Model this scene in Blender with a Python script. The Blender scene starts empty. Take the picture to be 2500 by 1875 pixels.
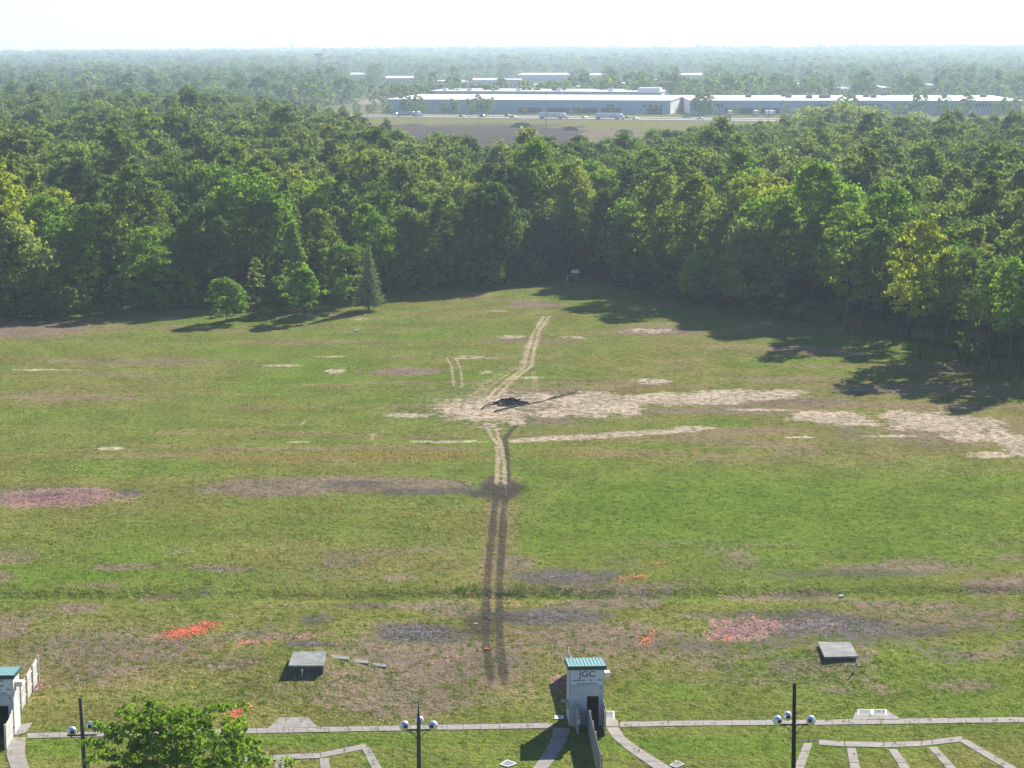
import bpy, math, random
import numpy as np
from mathutils import Vector, Matrix

R = math.radians
rng = np.random.default_rng(7)
random.seed(7)
scene = bpy.context.scene
COL = scene.collection

# ------------------------------------------------------------------ camera, sky, sun, exposure
CAM_H, PITCH, FPX = 48.0, R(9.2), 5057.0          # focal length in pixels of a 2500 px wide frame
cam_d = bpy.data.cameras.new('camera')
cam_d.sensor_width = 36.0
cam_d.lens = 36.0 * FPX / 2500.0
cam_d.clip_start, cam_d.clip_end = 1.0, 40000.0
cam = bpy.data.objects.new('camera', cam_d)
COL.objects.link(cam)
cam.location = (0, 0, CAM_H)
cam.rotation_euler = (math.pi / 2 - PITCH, 0, 0)
scene.camera = cam

SUN_EL, SUN_AZ = R(30), R(26)                     # azimuth to the right of the view direction (+Y)
world = bpy.data.worlds.new('World')
scene.world = world
world.use_nodes = True
wn = world.node_tree
sky = wn.nodes.new('ShaderNodeTexSky')
sky.sky_type = 'NISHITA'
sky.sun_disc = False
sky.sun_elevation = SUN_EL
sky.sun_rotation = SUN_AZ
sky.air_density, sky.dust_density, sky.ozone_density = 1.0, 0.5, 2.5
wn.nodes['Background'].inputs[1].default_value = 0.057
wmix = wn.nodes.new('ShaderNodeMix')
wmix.data_type, wmix.blend_type = 'RGBA', 'MULTIPLY'
wmix.inputs[0].default_value = 1.0
wmix.inputs[7].default_value = (0.88, 0.97, 1.19, 1.0)      # cool white balance of the hazy sky
wn.links.new(sky.outputs[0], wmix.inputs[6])
wn.links.new(wmix.outputs[2], wn.nodes['Background'].inputs[0])

sun_d = bpy.data.lights.new('sun', 'SUN')
sun_d.energy, sun_d.angle, sun_d.color = 4.8, R(0.55), (1.0, 0.94, 0.84)
sun = bpy.data.objects.new('sun', sun_d)
COL.objects.link(sun)
sdir = Vector((math.sin(SUN_AZ) * math.cos(SUN_EL), math.cos(SUN_AZ) * math.cos(SUN_EL), math.sin(SUN_EL)))
sun.rotation_euler = sdir.to_track_quat('Z', 'Y').to_euler()
sun.location = sdir * 300

vs = scene.view_settings
vs.view_transform, vs.look, vs.exposure, vs.gamma = 'Standard', 'None', 1.12, 1.0
vs.use_curve_mapping = False
scene.cycles.max_bounces = 6
scene.cycles.volume_bounces = 1
scene.cycles.transparent_max_bounces = 4

# ------------------------------------------------------------------ helpers
def ray(u, v):
    x, d = (u - 1250.0) / FPX, (v - 937.5) / FPX
    return Vector((x, math.cos(PITCH) - d * math.sin(PITCH), -math.sin(PITCH) - d * math.cos(PITCH)))

def G(u, v, z=0.0):
    """Ground point seen at photograph pixel (u, v) of 2500x1875."""
    r = ray(u, v)
    t = (z - CAM_H) / r.z
    return Vector((r.x * t, r.y * t, z))

K = 2500.0 / 2212.0
def D(u, v, z=0.0):
    return G(u * K, v * K, z)

def depth_of(p):
    return p.y * math.cos(PITCH) + (CAM_H - p.z) * math.sin(PITCH)

def mpp(p):                                       # metres per photograph pixel at point p
    return depth_of(p) / FPX

def pix(p):
    dz = p[2] - CAM_H
    dep = p[1] * math.cos(PITCH) - dz * math.sin(PITCH)
    up = p[1] * math.sin(PITCH) + dz * math.cos(PITCH)
    return 1250 + FPX * p[0] / dep, 937.5 - FPX * up / dep

def tag(o, label=None, cat=None, group=None, kind=None):
    if label: o['label'] = label
    if cat: o['category'] = cat
    if group: o['group'] = group
    if kind: o['kind'] = kind
    return o

def empty(name, loc=(0, 0, 0), rz=0.0, label=None, cat=None, group=None):
    o = bpy.data.objects.new(name, None)
    COL.objects.link(o)
    o.location = loc
    o.rotation_euler = (0, 0, rz)
    o.empty_display_size = 0.3
    return tag(o, label, cat, group)

def place(name, me, parent=None, loc=(0, 0, 0), rz=0.0, scale=None):
    o = bpy.data.objects.new(name, me)
    COL.objects.link(o)
    o.parent = parent
    o.location = loc
    o.rotation_euler = (0, 0, rz)
    if scale is not None:
        o.scale = scale if hasattr(scale, '__len__') else (scale,) * 3
    return o

class MB:
    """Collects shapes into one mesh."""
    def __init__(s): s.v, s.f = [], []
    def add(s, vs_, fs):
        n = len(s.v)
        s.v += [tuple(p) for p in vs_]
        s.f += [tuple(i + n for i in f) for f in fs]
        return s
    def box(s, c, d, rz=0.0, rx=0.0, taper=1.0):
        m = Matrix.Rotation(rz, 4, 'Z') @ Matrix.Rotation(rx, 4, 'X')
        c = Vector(c)
        vv = []
        for z in (-.5, .5):
            k = taper if z > 0 else 1.0
            for x, y in ((-.5, -.5), (.5, -.5), (.5, .5), (-.5, .5)):
                vv.append(c + m @ Vector((x * d[0] * k, y * d[1] * k, z * d[2])))
        return s.add(vv, [(3, 2, 1, 0), (4, 5, 6, 7), (0, 1, 5, 4), (1, 2, 6, 5), (2, 3, 7, 6), (3, 0, 4, 7)])
    def prism(s, poly, z0, z1):                   # poly: list of (x, y), counter-clockwise
        n = len(poly)
        a = sum(poly[i][0] * poly[(i + 1) % n][1] - poly[(i + 1) % n][0] * poly[i][1] for i in range(n))
        if a < 0: poly = poly[::-1]
        vv = [(p[0], p[1], z0) for p in poly] + [(p[0], p[1], z1) for p in poly]
        fs = [tuple(range(n))[::-1], tuple(range(n, 2 * n))] + [(i, (i + 1) % n, n + (i + 1) % n, n + i) for i in range(n)]
        return s.add(vv, fs)
    def side(s, poly, y0, y1):                    # poly in (x, z) extruded along y
        n = len(poly)
        vv = [(p[0], y0, p[1]) for p in poly] + [(p[0], y1, p[1]) for p in poly]
        fs = [tuple(range(n)), tuple(range(n, 2 * n))[::-1]] + [((i + 1) % n, i, n + i, n + (i + 1) % n) for i in range(n)]
        return s.add(vv, fs)
    def tube(s, pts, rad, n=6, cap=True):
        pts = [Vector(p) for p in pts]
        if not hasattr(rad, '__len__'): rad = [rad] * len(pts)
        vv, fs = [], []
        for i, p in enumerate(pts):
            t = (pts[min(i + 1, len(pts) - 1)] - pts[max(i - 1, 0)])
            t.normalize()
            a = t.cross(Vector((0, 0, 1))) if abs(t.z) < 0.95 else t.cross(Vector((1, 0, 0)))
            a.normalize()
            b = t.cross(a)
            for k in range(n):
                an = 2 * math.pi * k / n
                vv.append(p + (a * math.cos(an) + b * math.sin(an)) * rad[i])
        for i in range(len(pts) - 1):
            for k in range(n):
                fs.append((i * n + k, (i + 1) * n + k, (i + 1) * n + (k + 1) % n, i * n + (k + 1) % n))
        if cap:
            fs.append(tuple(range(n)))
            fs.append(tuple(range((len(pts) - 1) * n, len(pts) * n))[::-1])
        return s.add(vv, fs)
    def lathe(s, prof, c=(0, 0, 0), n=16, m=None):   # prof: (r, z)
        vv, fs = [], []
        c = Vector(c)
        for r, z in prof:
            for k in range(n):
                an = 2 * math.pi * k / n
                p = Vector((r * math.cos(an), r * math.sin(an), z))
                vv.append(c + (m @ p if m else p))
        for i in range(len(prof) - 1):
            for k in range(n):
                fs.append((i * n + k, i * n + (k + 1) % n, (i + 1) * n + (k + 1) % n, (i + 1) * n + k))
        fs.append(tuple(range(n))[::-1])
        fs.append(tuple(range((len(prof) - 1) * n, len(prof) * n)))
        return s.add(vv, fs)
    def mesh(s, mat, smooth=False, name='m'):
        me = bpy.data.meshes.new(name)
        me.from_pydata(s.v, [], s.f)
        me.materials.append(mat)
        if smooth: me.polygons.foreach_set('use_smooth', [True] * len(me.polygons))
        me.update()
        return me
    def build(s, name, mat, parent=None, loc=(0, 0, 0), rz=0.0, smooth=False):
        return place(name, s.mesh(mat, smooth, name), parent, loc, rz)

def quads_mesh(name, V, mat):                     # V: (n, 4, 3) float array
    n = len(V)
    me = bpy.data.meshes.new(name)
    me.vertices.add(n * 4)
    me.vertices.foreach_set('co', np.ascontiguousarray(V, dtype=np.float32).ravel())
    me.loops.add(n * 4)
    me.loops.foreach_set('vertex_index', np.arange(n * 4, dtype=np.int32))
    me.polygons.add(n)
    me.polygons.foreach_set('loop_start', np.arange(0, n * 4, 4, dtype=np.int32))
    me.update(calc_edges=True)
    me.materials.append(mat)
    return me

# ------------------------------------------------------------------ materials
def nodes_of(name):
    m = bpy.data.materials.new(name)
    m.use_nodes = True
    nt = m.node_tree
    return m, nt, nt.nodes['Principled BSDF']

def N(nt, t, **kw):
    n = nt.nodes.new(t)
    for k, v in kw.items(): setattr(n, k, v)
    return n

def noise(nt, scale, detail=3.0, vec=None, rough=0.55):
    n = N(nt, 'ShaderNodeTexNoise')
    n.inputs['Scale'].default_value = scale
    n.inputs['Detail'].default_value = detail
    n.inputs['Roughness'].default_value = rough
    if vec is not None: nt.links.new(vec, n.inputs['Vector'])
    return n.outputs['Fac']

def mth(nt, op, a, b=None, clamp=False):
    n = N(nt, 'ShaderNodeMath', operation=op, use_clamp=clamp)
    for i, x in enumerate((a, b)):
        if x is None: continue
        if isinstance(x, (int, float)): n.inputs[i].default_value = x
        else: nt.links.new(x, n.inputs[i])
    return n.outputs[0]

def mixc(nt, fac, a, b, blend='MIX'):
    n = N(nt, 'ShaderNodeMix', data_type='RGBA', blend_type=blend)
    for i, x in ((0, fac), (6, a), (7, b)):
        if isinstance(x, (int, float)): n.inputs[i].default_value = x
        elif isinstance(x, tuple): n.inputs[i].default_value = (*x, 1.0) if len(x) == 3 else x
        else: nt.links.new(x, n.inputs[i])
    return n.outputs[2]

def ramp(nt, fac, lo, hi):
    n = N(nt, 'ShaderNodeMapRange', interpolation_type='SMOOTHSTEP')
    n.inputs[1].default_value, n.inputs[2].default_value = lo, hi
    nt.links.new(fac, n.inputs[0])
    return n.outputs[0]

def paint(name, col, rough=0.7, var=0.25, scale=3.0, metal=0.0, dirt=None, bump=0.0, spec=0.3):
    m, nt, b = nodes_of(name)
    tc = N(nt, 'ShaderNodeTexCoord').outputs['Object']
    f = noise(nt, scale, 4.0, tc)
    dark = tuple(c * (1 - var) for c in col)
    lite = tuple(min(1, c * (1 + var * 0.6)) for c in col)
    c = mixc(nt, ramp(nt, f, 0.3, 0.7), dark, lite)
    if dirt:
        f2 = noise(nt, scale * 0.35, 6.0, tc, 0.7)
        c = mixc(nt, ramp(nt, f2, 0.48, 0.72), c, dirt)
    nt.links.new(c, b.inputs['Base Color'])
    b.inputs['Roughness'].default_value = rough
    b.inputs['Metallic'].default_value = metal
    b.inputs['Specular IOR Level'].default_value = spec
    if bump:
        bp = N(nt, 'ShaderNodeBump')
        bp.inputs['Distance'].default_value = bump
        nt.links.new(noise(nt, scale * 6, 4.0, tc), bp.inputs['Height'])
        nt.links.new(bp.outputs[0], b.inputs['Normal'])
    return m

def leaf_mat(name, lo, hi, use_obj=True, trans=0.36):
    m = bpy.data.materials.new(name)
    m.use_nodes = True
    nt = m.node_tree
    nt.nodes.remove(nt.nodes['Principled BSDF'])
    out = nt.nodes['Material Output']
    oi = N(nt, 'ShaderNodeObjectInfo')
    geo = N(nt, 'ShaderNodeNewGeometry')
    c = mixc(nt, geo.outputs['Random Per Island'], lo, hi)
    if use_obj:
        c = mixc(nt, 1.0, c, oi.outputs['Color'], 'MULTIPLY')
    else:
        cr = N(nt, 'ShaderNodeValToRGB')
        e = cr.color_ramp.elements
        e[0].color, e[1].color = (0.55, 0.66, 0.55, 1), (1.6, 1.45, 1.25, 1)
        e[1].position = 1.0
        for pos, col in ((0.2, (1.0, 1.0, 0.9, 1)), (0.4, (0.7, 0.82, 0.75, 1)), (0.6, (1.25, 1.3, 0.75, 1)), (0.78, (0.85, 0.95, 0.85, 1)), (0.9, (1.25, 1.1, .95, 1))):
            k = e.new(pos)
            k.color = col
        nt.links.new(oi.outputs['Random'], cr.inputs[0])
        c = mixc(nt, 1.0, c, cr.outputs[0], 'MULTIPLY')
    d = N(nt, 'ShaderNodeBsdfDiffuse')
    t = N(nt, 'ShaderNodeBsdfTranslucent')
    nt.links.new(c, d.inputs[0])
    tcol = mixc(nt, 1.0, c, (1.38, 1.5, 0.66), 'MULTIPLY')
    nt.links.new(tcol, t.inputs[0])
    mx = N(nt, 'ShaderNodeMixShader')
    mx.inputs[0].default_value = trans
    nt.links.new(d.outputs[0], mx.inputs[1])
    nt.links.new(t.outputs[0], mx.inputs[2])
    nt.links.new(mx.outputs[0], out.inputs[0])
    return m

M = {}
M['leaf'] = leaf_mat('leaf_green', (0.122, 0.166, 0.054), (0.178, 0.226, 0.080), trans=.48)
M['leaf_far'] = leaf_mat('leaf_far', (0.125, 0.166, 0.062), (0.168, 0.212, 0.088), use_obj=False, trans=.46)
M['needle'] = leaf_mat('needle', (0.06, 0.09, 0.05), (0.12, 0.15, 0.10), trans=0.4)
M['bark'] = paint('bark', (0.085, 0.07, 0.055), 0.95, 0.4, 4.0)
M['bark_pale'] = paint('bark_pale', (0.26, 0.25, 0.22), 0.95, 0.3, 4.0)
M['concrete'] = paint('concrete', (0.30, 0.27, 0.24), 0.9, 0.22, 1.6, dirt=(0.2, 0.18, 0.15), bump=0.01)
M['concrete_grey'] = paint('concrete_grey', (0.24, 0.25, 0.235), 0.9, 0.3, 1.3, dirt=(0.12, 0.125, 0.11), bump=0.01)
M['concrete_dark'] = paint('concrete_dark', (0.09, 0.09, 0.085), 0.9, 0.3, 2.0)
M['soil'] = paint('soil', (0.09, 0.075, 0.055), 1.0, 0.4, 2.0, bump=0.02)
M['white_paint'] = paint('white_paint', (0.78, 0.78, 0.76), 0.6, 0.06, 1.0, dirt=(0.62, 0.61, 0.58))
M['siding'] = paint('siding', (0.60, 0.61, 0.60), 0.7, 0.07, 0.8, dirt=(0.47, 0.47, 0.45))
M['cream'] = paint('cream_board', (0.60, 0.57, 0.50), 0.8, 0.14, 2.0, dirt=(0.44, 0.41, 0.35))
M['cream_clean'] = paint('cream_clean', (0.72, 0.69, 0.58), 0.7, 0.06, 2.0)
M['fence_grey'] = paint('fence_grey', (0.34, 0.33, 0.30), 0.9, 0.22, 2.0, dirt=(0.28, 0.27, 0.24))
M['teal'] = paint('teal_metal', (0.11, 0.28, 0.27), 0.45, 0.08, 1.5, spec=0.5)
M['teal_dark'] = paint('teal_fascia', (0.03, 0.085, 0.085), 0.5, 0.1, 1.5)
M['sign'] = paint('sign_board', (0.70, 0.74, 0.78), 0.5, 0.03, 1.0)
M['purple'] = paint('sign_purple', (0.24, 0.10, 0.26), 0.6, 0.1, 2.0)
M['ink'] = paint('sign_ink', (0.02, 0.02, 0.025), 0.7, 0.1, 2.0)
M['red'] = paint('sign_red', (0.55, 0.05, 0.06), 0.6, 0.1, 2.0)
M['inside'] = paint('house_inside', (0.10, 0.08, 0.055), 0.9, 0.3, 2.0)
M['pole_grey'] = paint('pole_wood_grey', (0.085, 0.085, 0.078), 0.9, 0.3, 5.0)
M['pole_dark'] = paint('pole_wood_dark', (0.022, 0.018, 0.015), 0.9, 0.3, 5.0)
M['iron'] = paint('dark_iron', (0.04, 0.04, 0.045), 0.6, 0.2, 4.0)
M['lamp'] = paint('lamp_metal', (0.86, 0.87, 0.9), 0.3, 0.04, 2.0, metal=0.55, spec=.6)
M['lamp_glass'] = paint('lamp_glass', (0.55, 0.62, 0.68), 0.1, 0.05, 2.0, spec=0.8)
M['char'] = paint('charred_wood', (0.026, 0.024, 0.024), 0.85, 0.5, 3.0)
M['dead_wood'] = paint('dead_wood', (0.14, 0.115, 0.09), 0.95, 0.35, 3.0)
M['shard'] = paint('orange_clay_shard', (0.85, 0.17, 0.06), 0.7, 0.3, 0.7)
M['shard_pink'] = paint('pink_clay_shard', (0.5, 0.24, 0.22), 0.8, 0.4, 1.3)
M['shard_dark'] = paint('dark_clay_shard', (0.2, 0.18, 0.19), 0.8, 0.5, 1.3)
M['asphalt'] = paint('road_asphalt', (0.26, 0.235, 0.215), 0.9, 0.12, 0.02)
M['roof_white'] = paint('roof_white', (0.80, 0.79, 0.77), 0.6, 0.06, 0.05)
M['wall_white'] = paint('wall_white', (0.78, 0.78, 0.78), 0.8, 0.08, 0.05)
M['wall_blue'] = paint('wall_blue', (0.40, 0.51, 0.60), 0.8, 0.08, 0.05)
M['wall_grey'] = paint('wall_grey', (0.33, 0.34, 0.36), 0.8, 0.1, 0.05)
M['wall_brown'] = paint('wall_brown', (0.22, 0.17, 0.14), 0.8, 0.1, 0.1)
M['dark'] = paint('dark_opening', (0.05, 0.05, 0.055), 0.8, 0.2, 0.2)
M['rtu'] = paint('rooftop_unit', (0.18, 0.15, 0.14), 0.7, 0.2, 0.5)
M['truck_white'] = paint('truck_white', (0.78, 0.79, 0.81), 0.4, 0.04, 0.3, spec=0.5)
M['truck_grey'] = paint('truck_grey', (0.20, 0.22, 0.27), 0.35, 0.1, 0.3, spec=0.5)
M['tank'] = paint('tank_steel', (0.42, 0.44, 0.48), 0.35, 0.1, 0.3, metal=0.6)
M['tyre'] = paint('tyre', (0.02, 0.02, 0.02), 0.9, 0.2, 2.0)
M['rim'] = paint('rim', (0.4, 0.4, 0.4), 0.4, 0.1, 2.0, metal=0.7)
M['glass'] = paint('dark_glass', (0.02, 0.025, 0.03), 0.1, 0.1, 1.0, spec=0.7)
M['car_black'] = paint('car_black', (0.015, 0.015, 0.018), 0.25, 0.1, 1.0, spec=0.6)
M['car_red'] = paint('car_dark_red', (0.10, 0.018, 0.018), 0.25, 0.1, 1.0, spec=0.6)
M['car_silver'] = paint('car_silver', (0.45, 0.46, 0.48), 0.3, 0.1, 1.0, spec=0.6)
M['car_white'] = paint('car_white', (0.75, 0.75, 0.76), 0.3, 0.05, 1.0, spec=0.6)
M['spoil'] = paint('spoil_earth', (0.075, 0.062, 0.055), 1.0, 0.4, 0.3, bump=0.3)
M['blue_plastic'] = paint('blue_plastic', (0.10, 0.16, 0.28), 0.5, 0.1, 2.0)
M['galv'] = paint('galvanised', (0.3, 0.31, 0.32), 0.5, 0.1, 1.0, metal=0.4)
M['dry_blade'] = leaf_mat('dry_blade', (0.30, 0.23, 0.11), (0.42, 0.32, 0.17), trans=0.3)
M['grass_blade'] = leaf_mat('grass_blade', (0.06, 0.10, 0.018), (0.13, 0.17, 0.045), trans=0.35)

# ------------------------------------------------------------------ ground
def vnoise(x, y, s, seed=0):
    """Smooth value noise on arrays, 0..1."""
    x, y = x / s, y / s
    xi, yi = np.floor(x).astype(np.int64), np.floor(y).astype(np.int64)
    xf, yf = x - xi, y - yi
    xf, yf = xf * xf * (3 - 2 * xf), yf * yf * (3 - 2 * yf)
    def h(a, b):
        n = (a * 374761393 + b * 668265263 + seed * 1442695041) & 0x7fffffff
        n = ((n ^ (n >> 13)) * 1274126177) & 0x7fffffff
        return ((n ^ (n >> 16)) & 0xffff) / 65535.0
    return (h(xi, yi) * (1 - xf) + h(xi + 1, yi) * xf) * (1 - yf) + (h(xi, yi + 1) * (1 - xf) + h(xi + 1, yi + 1) * xf) * yf

def seg_dist(X, Y, pts):
    d = np.full(X.shape, 1e9)
    for (ax, ay), (bx, by) in zip(pts[:-1], pts[1:]):
        dx, dy = bx - ax, by - ay
        t = np.clip(((X - ax) * dx + (Y - ay) * dy) / (dx * dx + dy * dy + 1e-9), 0, 1)
        d = np.minimum(d, np.hypot(X - ax - t * dx, Y - ay - t * dy))
    return d

DITCH = [D(u, v) for u, v in ((-300, 1290), (0, 1284), (600, 1287), (990, 1284), (1130, 1284), (1400, 1283), (1800, 1280), (2212, 1275), (2600, 1270))]
MOUNDS = []                                       # (x, y, radius x, radius y, height)
for (u, v) in ((668, 1440), (1815, 1420)):
    p = D(u, v)
    MOUNDS.append((p.x, p.y - 0.5, 5.5, 6.5, 0.75))
YAW = R(3.4)

def height(X, Y):
    X, Y = np.asarray(X, float), np.asarray(Y, float)
    z = np.zeros(np.broadcast(X, Y).shape)
    dy = np.interp(X, [p.x for p in DITCH], [p.y for p in DITCH])
    wob = 1.0 + 0.8 * (vnoise(X, Y * 0 + 3, 6.0, 5) - 0.5)
    t = (Y - dy) / (1.5 * wob)
    z -= 0.28 * np.exp(-t * t) * (0.55 + 0.9 * vnoise(X, Y * 0 + 9, 9.0, 6))
    z += 0.12 / (1 + np.exp(-(Y - dy - 1.2) * 2.0)) * np.clip((420 - Y) / 150, 0, 1)     # far bank stands a little higher
    for mx, my, rx, ry, h in MOUNDS:
        z += h * np.exp(-(((X - mx) / rx) ** 2 + ((Y - my) / ry) ** 2))
    near = np.clip((Y - 160) / 20, 0, 1) * np.clip((900 - Y) / 300, 0, 1)
    z += near * (0.5 * (vnoise(X, Y, 38.0, 1) - 0.5) + 0.16 * (vnoise(X, Y * 1.6, 7.0, 2) - 0.5))
    # far low hills
    f = np.clip((Y - 3800) / 5600, 0, 1)
    ang = X / np.maximum(Y, 1)
    z += f * f * (3 - 2 * f) * (23 + 50 * ang + 14 * (vnoise(X, Y, 900.0, 3) - 0.4))
    return z

def HZ(x, y): return float(height(np.array([x]), np.array([y]))[0])

rows = [70.0]
while rows[-1] < 13500:
    y = rows[-1]
    rows.append(y + max(0.24, y * (0.0021 if y < 430 else 0.0065 if y < 2000 else 0.025)))
xs = list(np.arange(-118, -24, 0.5)) + list(np.arange(-24, 14, 0.24)) + list(np.arange(14, 118.01, 0.5))
e = 118.0
ext = []
while e < 4600:
    e += max(0.6, (e - 117) * 0.16)
    ext.append(e)
xs = [-a for a in ext[::-1]] + xs + ext
gx, gy = np.array(xs), np.array(rows)
GX, GY = np.meshgrid(gx, gy)
GZ = height(GX, GY)
ny, nx = GX.shape
A = {k: np.zeros(GX.shape) for k in ('lush', 'dry', 'brown', 'sand', 'grey', 'pink', 'char', 'litter', 'track', 'rut')}

def ell(layer, u, v, ru, rv, s=1.0, soft=0.35, rot=0.0):
    """Ground patch centred where the photograph shows (u, v) (2212 px frame), radii in that frame."""
    c = D(u, v)
    rx = abs(D(u + ru, v).x - D(u - ru, v).x) / 2
    ry = abs(D(u, v - rv).y - D(u, v + rv).y) / 2
    m = (np.abs(GX - c.x) < rx * 2 + ry) & (np.abs(GY - c.y) < ry * 2 + rx)
    dx, dy = GX[m] - c.x, GY[m] - c.y
    cr, sr = math.cos(rot), math.sin(rot)
    dx, dy = dx * cr + dy * sr, -dx * sr + dy * cr
    q = np.sqrt((dx / rx) ** 2 + (dy / ry) ** 2)
    q = q + 0.5 * (vnoise(GX[m], GY[m] * 0.6, max(rx, ry) * 0.35, 11) - 0.5)
    a = s * np.clip((1 + soft - q) / (2 * soft), 0, 1)
    A[layer][m] = np.maximum(A[layer][m], a)

def line(layer, pts, w, s=1.0, soft=0.5, fy=None):
    P = [D(u, v) for u, v in pts]
    x0, x1 = min(p.x for p in P) - 6, max(p.x for p in P) + 6
    y0, y1 = min(p.y for p in P) - 6, max(p.y for p in P) + 6
    m = (GX > x0) & (GX < x1) & (GY > y0) & (GY < y1)
    d = seg_dist(GX[m], GY[m], [(p.x, p.y) for p in P])
    w = w * (0.75 + 0.5 * vnoise(GX[m], GY[m], 2.5, 12))
    a = s * np.clip((w * (1 + soft) - d) / (2 * soft * w), 0, 1)
    if fy: a = a * np.clip((GY[m] - fy[0]) / (fy[1] - fy[0]), 0, 1) * (.72 + .5 * vnoise(GX[m] * 2, GY[m], 2.2, 14))
    A[layer][m] = np.maximum(A[layer][m], a)

# broad grass colour: lush and dry zones
A['lush'] += 0.42 + 0.5 * (vnoise(GX, GY * 0.8, 30, 21) - 0.5) + 0.35 * (vnoise(GX, GY * 0.8, 9, 22) - 0.5)
A['dry'] += 0.28 * vnoise(GX, GY * 0.7, 22, 23) + 0.16 * (vnoise(GX, GY, 5, 24) - 0.3)
band = vnoise(GX * 0.16, GY + GX * .05, 5.0, 25) * .6 + vnoise(GX * .3, GY, 2.6, 26) * .4
A['dry'] += np.clip((GY - 225) / 25, 0, 1) * np.clip((band - .5) * 2.2, 0, .55)
A['brown'] += np.clip((GY - 225) / 25, 0, 1) * np.clip((band - .62) * 2.4, 0, .4) * (GY < 430)
A['brown'] += np.clip((205 - GY) / 15, 0, 1) * np.clip((GY - 149) / 6, 0, 1) * np.clip((vnoise(GX * .6, GY, 3.2, 27) - .5) * 1.9, 0, .55)
A['grey'] += np.clip((195 - GY) / 15, 0, 1) * np.clip((GY - 152) / 6, 0, 1) * np.clip((vnoise(GX * .6, GY, 4.2, 28) - .6) * 1.6, 0, .4)
for a in ((1700, 1120, 640, 115, 1.15), (300, 1012, 330, 26, .8), (150, 1242, 380, 28, .95), (1500, 1285, 600, 10, .85), (1600, 1610, 520, 30, .95),
          (700, 1600, 500, 25, .8), (150, 1610, 250, 40, .9), (1460, 1490, 130, 40, .8), (350, 1500, 250, 40, .6), (1500, 830, 260, 14, .8),
          (900, 720, 420, 22, .75), (1400, 690, 200, 16, .8), (500, 850, 360, 30, .6), (700, 930, 420, 22, .6), (1560, 917, 90, 12, .95), (2100, 1040, 180, 60, .9),
          (560, 700, 200, 12, .8), (1700, 790, 250, 14, .8)):
    ell('lush', *a[:4], s=a[4], soft=0.8)
for a in ((250, 1440, 330, 80, .62), (960, 1440, 250, 75, .66), (1300, 1400, 230, 60, .62), (1900, 1330, 380, 25, .5), (1500, 1450, 120, 40, .5), (400, 1330, 420, 30, .42),
          (60, 715, 200, 24, .9), (150, 850, 330, 40, .5), (350, 790, 420, 12, .55), (950, 1110, 160, 60, .38), (640, 1180, 260, 40, .42), (860, 1215, 240, 30, .5),
          (1330, 982, 260, 11, .85), (1900, 985, 200, 12, .55), (740, 992, 310, 10, .8), (1500, 750, 300, 10, .5), (1900, 820, 280, 14, .45), (1850, 870, 420, 40, .5),
          (1050, 680, 300, 10, .45), (1150, 770, 300, 14, .42), (2000, 1400, 230, 60, .35), (2100, 1020, 200, 12, .5), (850, 890, 200, 18, .4), (1150, 1500, 200, 40, .5), (860, 1500, 200, 50, .55)):
    ell('dry', *a[:4], s=a[4], soft=0.7)
for a in ((250, 1400, 260, 60, .5), (930, 1420, 230, 66, .6), (1290, 1375, 190, 40, .58), (1560, 1400, 300, 40, .42), (1900, 1340, 320, 26, .5), (860, 1490, 260, 60, .5), (870, 806, 80, 9, .9), (40, 712, 190, 18, .75), (760, 1050, 240, 15, 1.1), (600, 1060, 170, 13, 1.0), (330, 780, 250, 6, .45), (150, 860, 260, 12, .35), (1150, 735, 120, 6, .5),
          (1410, 716, 90, 12, .7), (1720, 760, 120, 12, .5), (1900, 845, 130, 9, .55), (1560, 890, 180, 6, .8), (1640, 870, 230, 14, .55), (2060, 935, 230, 34, .6), (1160, 660, 60, 8, .8),
          (250, 1440, 90, 20, .5), (330, 1400, 50, 14, .4), (900, 1440, 130, 24, .5), (860, 1520, 140, 28, .6), (1300, 1352, 120, 22, .5), (1550, 1440, 90, 20, .4), (1000, 1395, 70, 14, .5),
          (1840, 1490, 120, 16, .35), (1150, 880, 260, 42, .55), (2090, 1480, 90, 16, .4), (1960, 1330, 120, 10, .4)):
    ell('brown', *a[:4], s=a[4], soft=0.5)
for a in ((1050, 885, 115, 34, .72), (1170, 868, 120, 18, .7), (1290, 876, 100, 25, 1), (1230, 893, 90, 12, .8), (1480, 864, 160, 12, .95), (1600, 856, 130, 11, .9), (1700, 850, 50, 6, .85),
          (1790, 903, 95, 15, .92), (1840, 915, 70, 8, .85), (2030, 912, 130, 22, .85), (1960, 900, 60, 14, .8), (2100, 945, 70, 12, .8), (2195, 955, 55, 22, .9), (2140, 985, 60, 8, .8),
          (2060, 880, 30, 4, .85), (1730, 946, 50, 2.6, .9), (1920, 944, 70, 2.8, .9), (1640, 887, 90, 2.6, .8), (1410, 716, 66, 6, .72), (1110, 728, 32, 4, .8), (1415, 828, 42, 6, .85),
          (1240, 730, 40, 3, .6), (725, 803, 26, 6, .8), (610, 790, 42, 2.5, .75), (100, 802, 90, 2.2, .75), (715, 771, 40, 2, .7), (1020, 775, 50, 3, .65), (885, 898, 52, 5, .8),
          (965, 957, 78, 4, .75), (650, 955, 28, 2.4, .7), (245, 972, 42, 4, .75), (1070, 675, 30, 2.5, .6), (370, 687, 32, 2.5, .7), (780, 690, 26, 3, .5), (1150, 820, 30, 3, .7), (1050, 808, 14, 4, .7),
          (1060, 925, 28, 8, .7), (1115, 915, 22, 8, .85), (30, 690, 25, 3, .6), (1700, 1000, 1, 1, 0), (1490, 925, 40, 5, .8), (1830, 765, 60, 6, .5), (1760, 730, 30, 3, .4)):
    ell('sand', *a[:4], s=a[4], soft=0.35)
line('sand', ((1118, 954), (1300, 944), (1420, 935), (1525, 925)), 1.5, .95, .6)
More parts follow.
